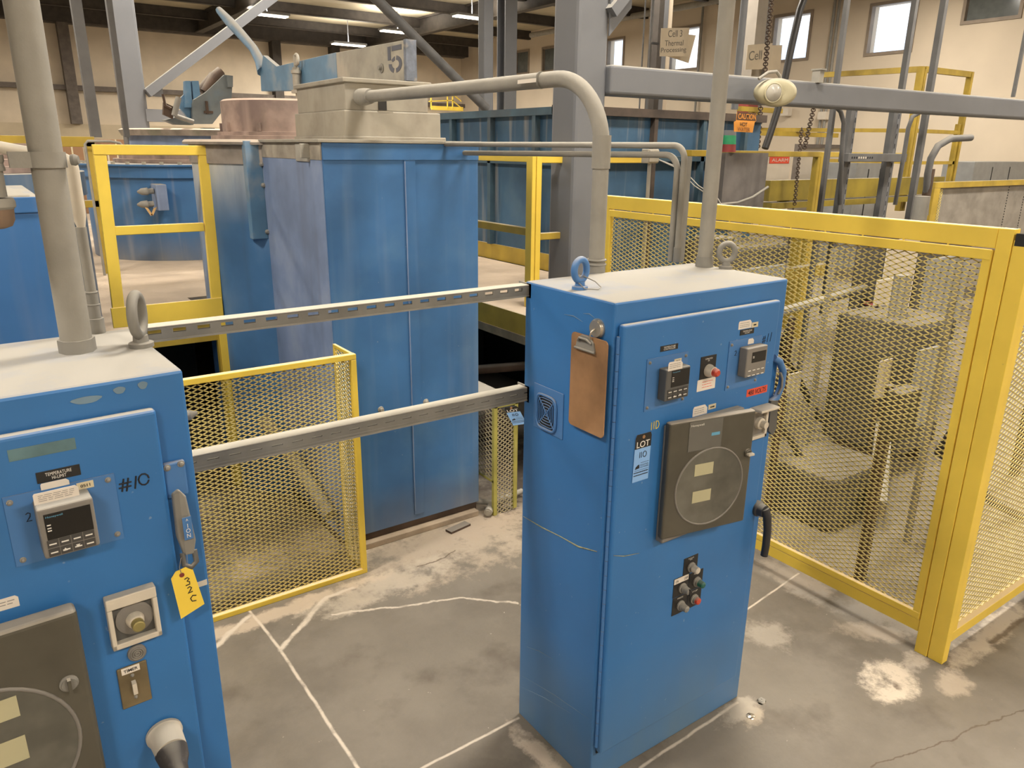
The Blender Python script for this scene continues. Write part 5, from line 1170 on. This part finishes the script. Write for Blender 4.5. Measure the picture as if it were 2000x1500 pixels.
MB().lathe(lc_, dd, [(0, .058), (.010, .058), (.014, .052), (.016, .050), (.020, .042), (.026, .022), (.030, .004)], 28).build('lamp_lens', LENS, hd)
MB().torus(lc_ + dd * .010, dd, .056, .006, 32, 8).build('lens_ring', LAMPB, hd)
MB().tube([ctr + V((-.12, .02, .075)), ctr + V((-.06, .0, .115)), ctr + V((.02, 0, .125)), ctr + V((.06, 0, .10)), ctr + V((.075, 0, .07))], .010, 8).build('cable_loop', GALV, t)
MB().obox(ctr + V((.17, .02, -.005)), (.055, 0, .02), (0, .025, 0), (-.012, 0, .035)).build('mount_bracket', GALV, t, .008)
q = ony(1590, 149, 3.4); solo(MB().box(q.x - .025, q.x + .025, 3.34, 3.40, 2.345, q.z + .035).box(q.x - .03, q.x + .035, 3.33, 3.41, q.z + .035, q.z + .045), 'beam_clamp', GALV, 'small pale clamp standing on the grey beam right of the floodlight', 'clamp')

# caution sign
def sgn(px, py): q = ony(px, py, 4.1); return V((q.x, 4.1, q.z))
t = thing('caution_sign', tuple(sgn(1455, 260)), 'orange and brown sign reading CAUTION HOT WATER', 'sign')
P = [sgn(1440, 219), sgn(1477, 221), sgn(1477, 236), sgn(1474, 239), sgn(1470, 259), sgn(1434, 257), sgn(1434, 238), sgn(1438, 236)]
MB().prism(P, (0, .004, 0)).build('sign_board', ORANGE, t)
MB().prism([sgn(1440, 219) + V((0, -.001, 0)), sgn(1477, 221) + V((0, -.001, 0)), sgn(1476, 236) + V((0, -.001, 0)), sgn(1438, 234) + V((0, -.001, 0))], (0, -.001, 0)).build('dark_header', mat('sign_brown', (.10, .045, .02), .6, var=.1), t)
for s_, (c1, c2, c3), m_ in (('CAUTION', ((1441, 232), (1475, 234), (1442, 221.5)), ORANGE), ('HOT', ((1445, 246), (1459, 247), (1445.3, 238.5)), INK), ('WATER', ((1440, 255.5), (1464, 257), (1440.3, 248)), mat('sign_brown_ink', (.30, .13, .05), .7, var=0))):
    A_, B_, C_ = sgn(*c1), sgn(*c2), sgn(*c3); ux, uz = B_ - A_, C_ - A_
    lettering(s_, m_, t, (0, ux.length, 0, uz.length), 0, o=A_, ux=ux, uz=uz, nrm=(0, -1, 0), ext=.003, bold=.01)
q = ony(1425, 262, 4.3); mb = MB().cyl((q.x, 4.3, 1.88), (q.x, 4.3, 2.03), .052, .045, n=16)
t = thing('plastic_bottle', (q.x, 4.3, 1.88), 'faded green and red container on the tank edge beside the caution sign', 'bottle')
MB().cyl((q.x, 4.3, 1.88), (q.x, 4.3, 1.94), .062, .058, n=16).build('red_band', mat('faded_red', (.3, .05, .05), .7, var=.3), t); MB().cyl((q.x, 4.3, 1.94), (q.x, 4.3, 2.01), .058, .054, n=16).build('green_band', GREEN, t)
MB().cyl((q.x, 4.3, 2.01), (q.x, 4.3, 2.05), .054, .05, n=16).build('clear_top', GREY, t)

# ------------------------------------------------------------------ yellow platform at right, behind the fence
YEL_B = mat('grimy_olive_yellow', (.26, .195, .022), .6, dust=.8, var=.25, scale=2, streak=.4, streakcol=(.15, .10, .03))
PY_ = 5.2
def rail(t, p, q, Y, w, nm='rail', m=YEL_O, th=.05):
    a, b_ = ony(*p, Y), ony(*q, Y if not isinstance(Y, tuple) else Y[1]); MB().bar(a, b_, th, w).build(nm, m, t, .004)
t = thing('platform_railing', tuple(ony(1570, 420, PY_)), 'long yellow railing running level behind the stained plate and the slotted struts', 'railing')
a, b_ = ony(1345, 299, 4.35), ony(1765, 303, 4.9)
MB().bar(a, b_, .06, .05).build('top_rail', YEL_O, t, .004)
for px in (1592,):
    q = ony(px, 400, 4.6); MB().box(q.x - .05, q.x - .005, 4.6, 4.66, 0, ony(px, 297, 4.6).z).box(q.x + .0, q.x + .045, 4.6, 4.66, 0, ony(px, 297, 4.6).z).build('post', YEL_O, t, .004)
a, b_ = ony(1598, 313, 4.9), ony(1765, 317, 5.1); MB().bar(a, b_, .03, .035).build('mid_rail', YEL_O, t)
t = thing('platform_beam', tuple(ony(1600, 390, 5.6)), 'deep yellow platform beam behind the yellow post and the slotted struts', 'beam')
a, b_ = ony(1497, 363, 5.6), ony(1820, 377, 5.6); zt1, zl1 = ony(1600, 350, 5.6).z, ony(1600, 388, 5.6).z
MB().bar((a.x, 5.6, (zt1 + zl1) / 2), (b_.x + .2, 5.6, (zt1 + zl1) / 2), .10, zt1 - zl1).build('beam_web', YEL_B, t, .004)
MB().bar((a.x, 5.57, zl1 - .05), (b_.x + .2, 5.57, zl1 - .05), .14, .07).build('lower_flange', YEL_B, t)
MB().bar(ony(1535, 400, 5.65), ony(1505, 375, 5.65), .05, .05).bar(ony(1520, 400, 5.65), ony(1550, 380, 5.65), .05, .05).build('knee_braces', YEL_O, t)
# upper cage
t = thing('platform_railing', tuple(ony(1810, 300, 5.8)), 'tall yellow railing corner at right, above and below the grey beam', 'railing')
K = 5.8; c1 = ony(1802, 135, K); K2 = 7.6
l1 = ony(1597, 147, 7.9)
MB().bar(c1, l1, .06, .075).build('top_rail', YEL_O, t)
r1 = ony(1897, 146, 5.8); MB().bar(c1 + V((.04, 0, 0)), r1, .06, .075).build('top_rail', YEL_O, t)
MB().box(c1.x - .075, c1.x - .01, K - .04, K + .04, 1.1, c1.z + .03).box(c1.x + .005, c1.x + .06, K - .04, K + .04, 1.1, c1.z).build('corner_post', YEL_O, t, .004)
MB().box(r1.x - .06, r1.x - .0, K - .04, K + .04, 1.1, r1.z + .035).box(r1.x - .13, r1.x - .07, K - .02, K + .04, 1.1, 2.3).build('end_post', YEL_O, t, .004)
zr = ony(1800, 256, K).z; MB().bar((c1.x - 1.9, K + 1.9, zr), (c1.x, K, zr), .05, .05).bar((c1.x, K, zr), (r1.x, K, zr), .05, .05).build('mid_rail', YEL_O, t)
zr = ony(1800, 318, K).z; MB().bar((c1.x, K, zr), (r1.x, K, zr), .04, .045).build('low_rail', YEL_O, t)
t = thing('platform_railing', tuple(ony(1585, 300, 7.4)), 'yellow post and rail behind the caution sign, left of the slotted struts', 'railing')
q = ony(1580, 250, 6.08); MB().box(q.x - .055, q.x + .055, 6.9, 7.0, 1, ony(1580, 207, 6.08).z).build('post', YEL_O, t)
zr = ony(1540, 257, 6.08).z; MB().box(ony(1470, 257, 6.08).x, ony(1740, 257, 6.08).x, 6.88, 6.95, zr - .03, zr + .03).build('mid_rail', YEL_O, t)
zr = ony(1600, 211, 6.08).z; MB().box(ony(1575, 0, 6.08).x, ony(1660, 0, 6.08).x, 6.88, 6.95, zr - .03, zr + .03).build('top_rail', YEL_O, t)
# slotted ladder-like struts
SY = 3.9
for i, (pt, pb, w, lab) in enumerate((((1672, 205), (1640, 418), .085, 'left slotted grey strut hanging below the beam'), ((1758, 212), (1718, 420), .10, 'right slotted grey strut hanging below the beam'))):
    a, b_ = ony(*pt, SY), ony(*pb, SY)
    t = thing('slotted_strut', tuple(b_), lab, 'strut', None)
    vx = (a.x + b_.x) / 2
    MB().box(vx - w / 2, vx + w * .15, SY, SY + .05, b_.z - .9, 2.42).build('web', GREY_D, t)
    MB().box(vx + w * .15, vx + w / 2, SY - .002, SY + .05, b_.z - .9, 2.42).build('slotted_flange', GREY, t)
    sl = MB(); z = b_.z
    while z < 2.38: sl.box(vx + w * .29, vx + w * .36, SY - .004, SY, z, z + .04); z += .085
    sl.build('slots', DARK, t)
q = ony(1700, 308, SY - .06); a, b_ = ony(1648, 308, SY - .06), ony(1764, 302, SY - .06)
t = thing('slotted_strut', tuple(a), 'short level perforated strut clamped across the two hanging struts', 'strut')
MB().box(a.x, b_.x, SY - .10, SY - .01, q.z - .035, q.z + .035).build('web', GREY_D, t, .004)
h = MB(); hb = MB()
for i in range(10):
    x = a.x + .06 + i * .034; (hb if 3 <= i <= 6 else h).cyl((x, SY - .1015, q.z), (x, SY - .0995, q.z), .0095, n=10)
h.build('bolt_holes', DARK, t); hb.build('open_holes', PANELW, t)
for px, py, px2, w, Y, lab in ((1655, 0, 1620, .035, 3.75, 'slim post passing behind the beam left of the slotted struts'), (1788, 0, 1718, .05, 4.3, 'brownish slim post at the right edge of the large window'),
                               (1845, 0, 1797, .05, 3.8, 'dark slim post right of the large window'), (1998, 90, 1980, .035, 4.4, 'slim rod near the top right corner')):
    a = ony(px, py, Y); b_ = ony(px2, 400, Y) if px < 1990 else ony(1983, 190, Y); b_ = V((a.x, Y, b_.z)); a = V((a.x, Y, a.z))
    solo(MB().bar((a.x, Y, .0 if px < 1990 else b_.z), (a.x, Y, 5.5), w, w), 'slim_post', GREY_D, lab, 'post')
# bent tubes
for pts, lab in (([(1640, 400), (1644, 300), (1648, 240), (1642, 218), (1632, 208)], 'grey bent tube left of the slotted struts, curling up to the beam'),
                 ([(1748, 400), (1766, 300), (1774, 250), (1782, 228), (1800, 218)], 'grey bent tube right of the slotted struts, curling up to the beam')):
    solo(MB().tube([ony(x, y, 3.7) for x, y in pts], .018, 10), 'bent_tube', GREY_D, lab, 'tube')
q = [ony(x, y, 4.0) for x, y in ((1806, 420), (1812, 340), (1818, 310), (1832, 285), (1856, 271), (1896, 269))]
t = thing('bent_tube', tuple(q[0]), 'thick open-ended bent tube right of the slotted struts', 'tube')
MB().tube(q, .034, 14).build('tube', GREY_D, t)
MB().cyl(q[-1] + V((-.001, 0, 0)), q[-1] + V((.002, 0, 0)), .020, n=14).build('tube_opening', DARK, t)
MB().tube([ony(1808, 388, 4.0), ony(1818, 330, 4.0)], .042, 12).build('sleeve', RUST, t)
# perforated back guard at far right
BY = 4.6
t = thing('perforated_guard', tuple(ony(1900, 400, BY)), 'dull yellow framed guard with a grey perforated back, far right behind the fence', 'guard')
a, b_ = ony(1828, 356, BY), ony(2060, 372, BY)
MB().box(a.x, a.x + .14, BY + .001, BY + .059, .2, a.z - .07).box(a.x, b_.x, BY, BY + .06, a.z - .07, a.z).build('frame', YEL_O, t, .004)
MB().box(a.x + .14, b_.x, BY + .05, BY + .07, .2, a.z - .07).build('back_sheet', BACKPANEL, t)
sl = MB()
for px in (1972, 2004):
    x = ony(px, 400, BY).x; z = .9
    while z < a.z - .1: sl.box(x - .006, x + .006, BY + .045, BY + .05, z, z + .018); z += .035
sl.build('punched_holes', DARK, t)
mesh_panel((a.x + .14, BY + .03, 0), (1, 0, 0), .12, .9, a.z - .08, .06, .035, .012).build('mesh_strip', MESH_Y, t)
# grey lockers and panels against the far right wall
for i, (p, q, lab) in enumerate((((1905, 316), (1995, 372), 'grey steel locker low at the right edge, against the right wall'), ((1675, 318), (1735, 372), 'grey steel locker seen between the slotted struts'))):
    a, b_ = ony(*p, 7.2), ony(*q, 7.2); t = thing('steel_locker', (a.x, 7.2, 0), lab, 'locker')
    MB().box(a.x, b_.x, 7.2, 7.8, 0, a.z).build('locker_body', LOCKER, t, .01)
    for k in range(1, 3): MB().box(a.x + (b_.x - a.x) * k / 3 - .006, a.x + (b_.x - a.x) * k / 3 + .006, 7.19, 7.2, .1, a.z - .1).build('door_gap', DARK, t)
a, b_ = ony(1500, 303, 8.0), ony(1538, 372, 8.0)
t = thing('alarm_panel', (a.x, 8.0, a.z - .8), 'white wall panel with a red header, seen under the yellow railing', 'panel')
MB().box(a.x, b_.x, 8.0, 8.15, .6, a.z).build('panel_box', PANELW, t, .01); lb = MB().box(a.x + .05, b_.x - .06, 7.99, 8.0, a.z - .13, a.z - .02).build('red_header', RED, t)
lettering('ALARM', PAPER, lb, (.0, (b_.x - a.x - .2), 0, .05), 0, o=(a.x + .1, 7.988, a.z - .10))
a, b_ = ony(1560, 300, 8.4), ony(1660, 300, 8.4)
t = thing('doorway_frame', (a.x, 8.4, 0), 'dark framed pale doorway behind the yellow railing', 'doorway')
MB().box(a.x, a.x + .06, 8.4, 8.5, 0, a.z + .1).box(a.x, b_.x, 8.4, 8.5, a.z + .1, a.z + .16).build('frame', GIRT, t); MB().box(a.x + .06, b_.x, 8.5, 8.52, 0, a.z + .1).build('leaf', PANELW, t)
q = ony(1622, 340, 8.3); solo(MB().box(q.x - .05, q.x + .05, 8.28, 8.38, q.z - .12, q.z + .09), 'black_fixture', BLACK, 'small black fixture on the pale door behind the struts', 'fixture')
for px, py, lab in ((1531, 219, 'small white alarm strobe on the right wall below the beam'), (1604, 226, 'small pale wall horn on the right wall near the yellow post')):
    q = onx(px, py, 18.1); solo(MB().box(18.1, 18.3, q.y - .12, q.y + .12, q.z - .10, q.z + .10), 'wall_alarm', PANELW, lab, 'alarm', bevel=.02)

# far yellow stair landing beyond the end of the right wall
Y3 = 26.0
t = thing('stair_landing', tuple(ony(870, 215, Y3)), 'far small yellow stair landing rail above the blue tank', 'railing')
zb3 = ony(870, 211, Y3).z
MB().box(ony(840, 0, Y3).x, ony(903, 0, Y3).x, Y3, Y3 + .08, zb3 - .08, zb3 + .06).build('landing_edge', YEL, t)
r_ = MB()
for yy in (185, 196): r_.bar(ony(838, yy + 2, Y3), ony(885, yy, Y3), .035, .035)
for px in (842, 874, 884): r_.bar(ony(px, 212, Y3), ony(px, 184, Y3), .035, .035)
r_.bar(ony(884, 184, Y3), ony(901, 198, Y3), .035, .035).bar(ony(884, 197, Y3), ony(901, 211, Y3), .035, .035); r_.build('rails', YEL, t)

# stacked cartons behind the left furnace
for i, (p, q, Y, lab) in enumerate((((118, 285), (170, 345), 12.0, 'brown carton stack behind the bent white elbow'), ((196, 272), (262, 332), 13.0, 'brown carton left of the far round tank'),
                                    ((196, 300), (232, 345), 11.8, 'brown carton low behind the left post of the yellow rail frame'), ((30, 268), (52, 276), 14, 'orange-brown carton top at the far left'))):
    a, b_ = ony(*p, Y), ony(*q, Y); t = thing('cardboard_carton', (a.x, Y, DZ), lab, 'carton', 'cartons behind the left furnace')
    MB().box(a.x, b_.x, Y, Y + .6, DZ, a.z).build('carton_box', CARD, t, .005)
    MB().box((a.x + b_.x) / 2 - .01, (a.x + b_.x) / 2 + .01, Y - .002, Y, DZ + .1 if i < 3 else 1.6, a.z).build('tape', TAN, t)
solo(MB().box(ony(20, 285, 9).x - .6, ony(58, 285, 9).x, 9, 9.6, DZ, ony(50, 272, 9).z), 'grey_cabinet', LOCKER, 'grey steel cabinet top at the far left behind the pipes', 'cabinet', bevel=.01)

# ------------------------------------------------------------------ things seen through the meshes
# behind the left guard: dark pit with a slanting duct and dusty floor
solo(MB().tube([(1.00, 3.55, .62), (1.10, 3.45, .42), (1.16, 3.30, .26), (1.17, 3.15, .2)], .032, 12), 'flexible_duct', DUSTY, 'pale slanting duct seen through the yellow mesh guard', 'duct')
solo(MB().cyl((.30, 3.75, .05), (.30, 3.75, .42), .09, .07, n=18), 'dusty_bucket', MACH, 'dusty bucket on the floor behind the yellow mesh guard', 'bucket')
q = V((.40, 2.25, .96)); t = thing('cable_gland', (q.x, q.y, q.z), 'small pale fitting peeking out right of the left cabinet', 'fitting')
p = ony(372, 800, 1.76); MB().lathe((p.x - .02, 1.72, p.z), (.9, 0, .1), [(0, .010), (.010, .012), (.018, .007), (.026, .004)], 12).build('fitting_body', GALV_R, t)
t.location = (p.x, 1.72, p.z); 
for ch in t.children:
    for v in ch.data.vertices: v.co = v.co + q - V((p.x, 1.72, p.z))
# behind the right fence
solo(MB().box(3.35, 3.85, 1.9, 2.3, 0, .30), 'dusty_machine', MACH, 'dusty grey machine block low behind the long yellow fence', 'machine', bevel=.03)
t = thing('mixing_pump', (3.8, 3.1, 0), 'dusty blue pump with a grey motor behind the long yellow fence', 'pump')
MB().cyl((3.75, 3.15, .35), (3.75, 3.15, 1.15), .16, .15, n=24).build('pump_body', MACHB, t); MB().cyl((3.75, 3.15, 1.15), (3.75, 3.15, 1.38), .12, n=20).build('motor', MACH, t)
MB().box(3.5, 4.0, 2.95, 3.4, 0, .35).build('pump_base', MACH, t, .02)
for k, (p, q, Y, lab) in enumerate((((1738, 470), (1768, 640), 2.6, 'tall pale control strip right of centre behind the fence'), ((1716, 548), (1742, 592), 2.5, 'square pale notice plate behind the fence'),
                                    ((1722, 706), (1764, 762), 2.2, 'pale two-part plate low behind the fence'), ((1542, 672), (1570, 702), 2.9, 'small pale plate behind the fence, next to the cabinet marked #11'),
                                    ((1530, 735), (1562, 764), 2.8, 'low pale plate behind the fence beside the padlock hasp'))):
    a, b_ = ony(*p, Y), ony(*q, Y); t = thing('notice_plate', (a.x, Y, b_.z), lab, 'plate')
    MB().box(a.x, b_.x, Y, Y + .012, b_.z, a.z).build('plate', PANELW, t); MB().box(b_.x - .04 if k == 0 else a.x + .05, b_.x - .02 if k == 0 else a.x + .07, Y + .012, Y + .03, 0, a.z - .02).build('stand', RUST, t)
a, b_ = ony(1790, 640, 2.7), ony(1690, 760, 2.4)
solo(MB().bar((5.3, 2.75, .55), (3.6, 1.8, .12), .09, .10), 'slanting_duct', DUSTY, 'pale slanting duct lying low behind the long yellow fence', 'duct')
q = ony(1571, 470, 4.9)
solo(MB().box(q.x - .06, q.x + .06, 4.9, 5.02, 0, 1.0), 'yellow_post', YEL_O, 'yellow platform leg seen through the top of the fence mesh', 'post')
a, b_ = ony(1500, 530, 4.1), ony(1625, 500, 4.1)
solo(MB().box(a.x, b_.x, 4.1, 4.2, .78, .88), 'yellow_beam', YEL_O, 'level yellow beam seen through the fence mesh above the cabinet marked #11', 'beam')
for k, (x, y, w, h, lab) in enumerate(((4.55, 2.1, .5, .95, 'tall dusty grey machine at the right behind the fence'), (4.6, 3.4, .6, 1.25, 'broad dusty grey machine in the middle behind the fence'),
                                       (5.6, 2.6, .7, 1.35, 'dusty machine housing farthest right behind the fence'))):
    t = thing('dusty_machine', (x, y, 0), lab, 'machine')
    MB().box(x - w / 2, x + w / 2, y, y + .5, .12, h).build('housing', MACH, t, .03); MB().box(x - w / 2 + .05, x + w / 2 - .05, y - .02, y, .3, h - .15).build('access_panel', LOCKER, t, .008)
    MB().cyl((x - .1, y + .2, h), (x - .1, y + .2, h + .25), .05, n=14).build('stack', GALV_R, t)
    for dx in (-1, 1): MB().box(x + dx * w * .42 - .03, x + dx * w * .42 + .03, y + .05, y + .4, 0, .12).build('foot', RUST, t)
for k, (x, y, lab) in enumerate(((3.45, 2.75, 'thin dusty upright pipe behind the fence near the cabinet'), (4.1, 2.55, 'thin dusty upright pipe in the middle behind the fence'), (3.6, 1.62, 'thin dusty upright pipe near the corner post'))):
    solo(MB().cyl((x, y, 0), (x, y, 1.25 + .1 * k), .018, n=10), 'upright_pipe', GALV_R, lab, 'pipe')
solo(MB().cyl((3.2, 2.75, .9), (5.2, 2.95, .95), .03, n=12), 'level_pipe', GALV_R, 'level dusty pipe across the machines behind the fence', 'pipe')
rn = random.Random(11)
CLUT = [('hanging_hose', 'hose'), ('upright_pipe', 'pipe'), ('valve_body', 'valve')]
spots = [(3.25, 2.2, 'beside the low machine block'), (3.55, 2.62, 'left of the blue pump'), (4.05, 3.5, 'right of the blue pump'), (4.3, 2.9, 'in front of the broad machine'), (4.9, 2.7, 'between the tall and the broad machine'),
         (3.1, 1.55, 'nearest the corner post'), (3.9, 1.6, 'in front of the tall machine'), (5.0, 1.7, 'right of the tall machine')]
for i, (x, y, wh) in enumerate(spots):
    h = rn.uniform(.5, 1.25)
    if i % 3 == 0:
        solo(MB().tube([(x, y, h), (x + .05, y + .1, h - .25), (x + .22, y + .05, h * .45), (x + .3, y - .1, .12), (x + .45, y - .2, .03)], .024, 8), 'loose_hose', RUBBER if i else MACH, 'dark hose drooping behind the fence, ' + wh, 'hose')
        solo(MB().cyl((x - .005, y, 0), (x - .005, y, h), .022, n=8), 'hose_stand', RUST, 'rusty pipe holding a drooping hose, ' + wh, 'pipe')
    elif i % 3 == 1:
        t = thing('valve_stand', (x, y, 0), 'dusty valve on a short pipe, ' + wh, 'valve')
        MB().cyl((x, y, 0), (x, y, h), .03, n=12).build('riser', RUST, t); MB().lathe((x - .07, y, h - .1), (1, 0, 0), [(0, .05), (.03, .05), (.04, .035), (.10, .035), (.11, .05), (.14, .05)], 14).build('valve_body', GALV_R, t)
        MB().torus((x, y, h + .03), (0, 0, 1), .06, .008, 20, 6).cyl((x, y, h), (x, y, h + .03), .008, n=6).obox((x, y, h + .03), (.06, 0, 0), (0, .006, 0), (0, 0, .004)).build('hand_wheel', REDPAINT if i == 4 else BLACKH, t)
    else:
        t = thing('electrical_box', (x, y, 0), 'small electrical box on a post, ' + wh, 'electrical box')
        MB().box(x - .02, x + .02, y, y + .04, 0, h).build('post', RUST, t); MB().box(x - .08, x + .08, y - .07, y, h - .22, h).build('box_body', LOCKER if i == 2 else MACH, t, .006)
        MB().box(x - .05, x + .05, y - .072, y - .07, h - .15, h - .06).build('box_label', DISP, t)
# floor litter
for i, (px, py, s_, lab) in enumerate(((1487, 1370, .016, 'small dusty lump on the floor right of the cabinet foot'), (1466, 1399, .014, 'small shiny crumpled foil on the floor right of the cabinet foot'))):
    q = onz(px, py, 0); mb = MB(); P = []; n = 9
    mb.lathe((q.x, q.y, 0), (0, 0, 1), [(0, s_), (s_ * .25, s_ * .9), (s_ * .45, s_ * .4)], 8)
    for v in mb.v: v.x += random.uniform(-.3, .3) * s_; v.y += random.uniform(-.2, .2) * s_
    solo(mb, 'debris', DUSTY if i == 0 else CHROME, lab, 'debris')
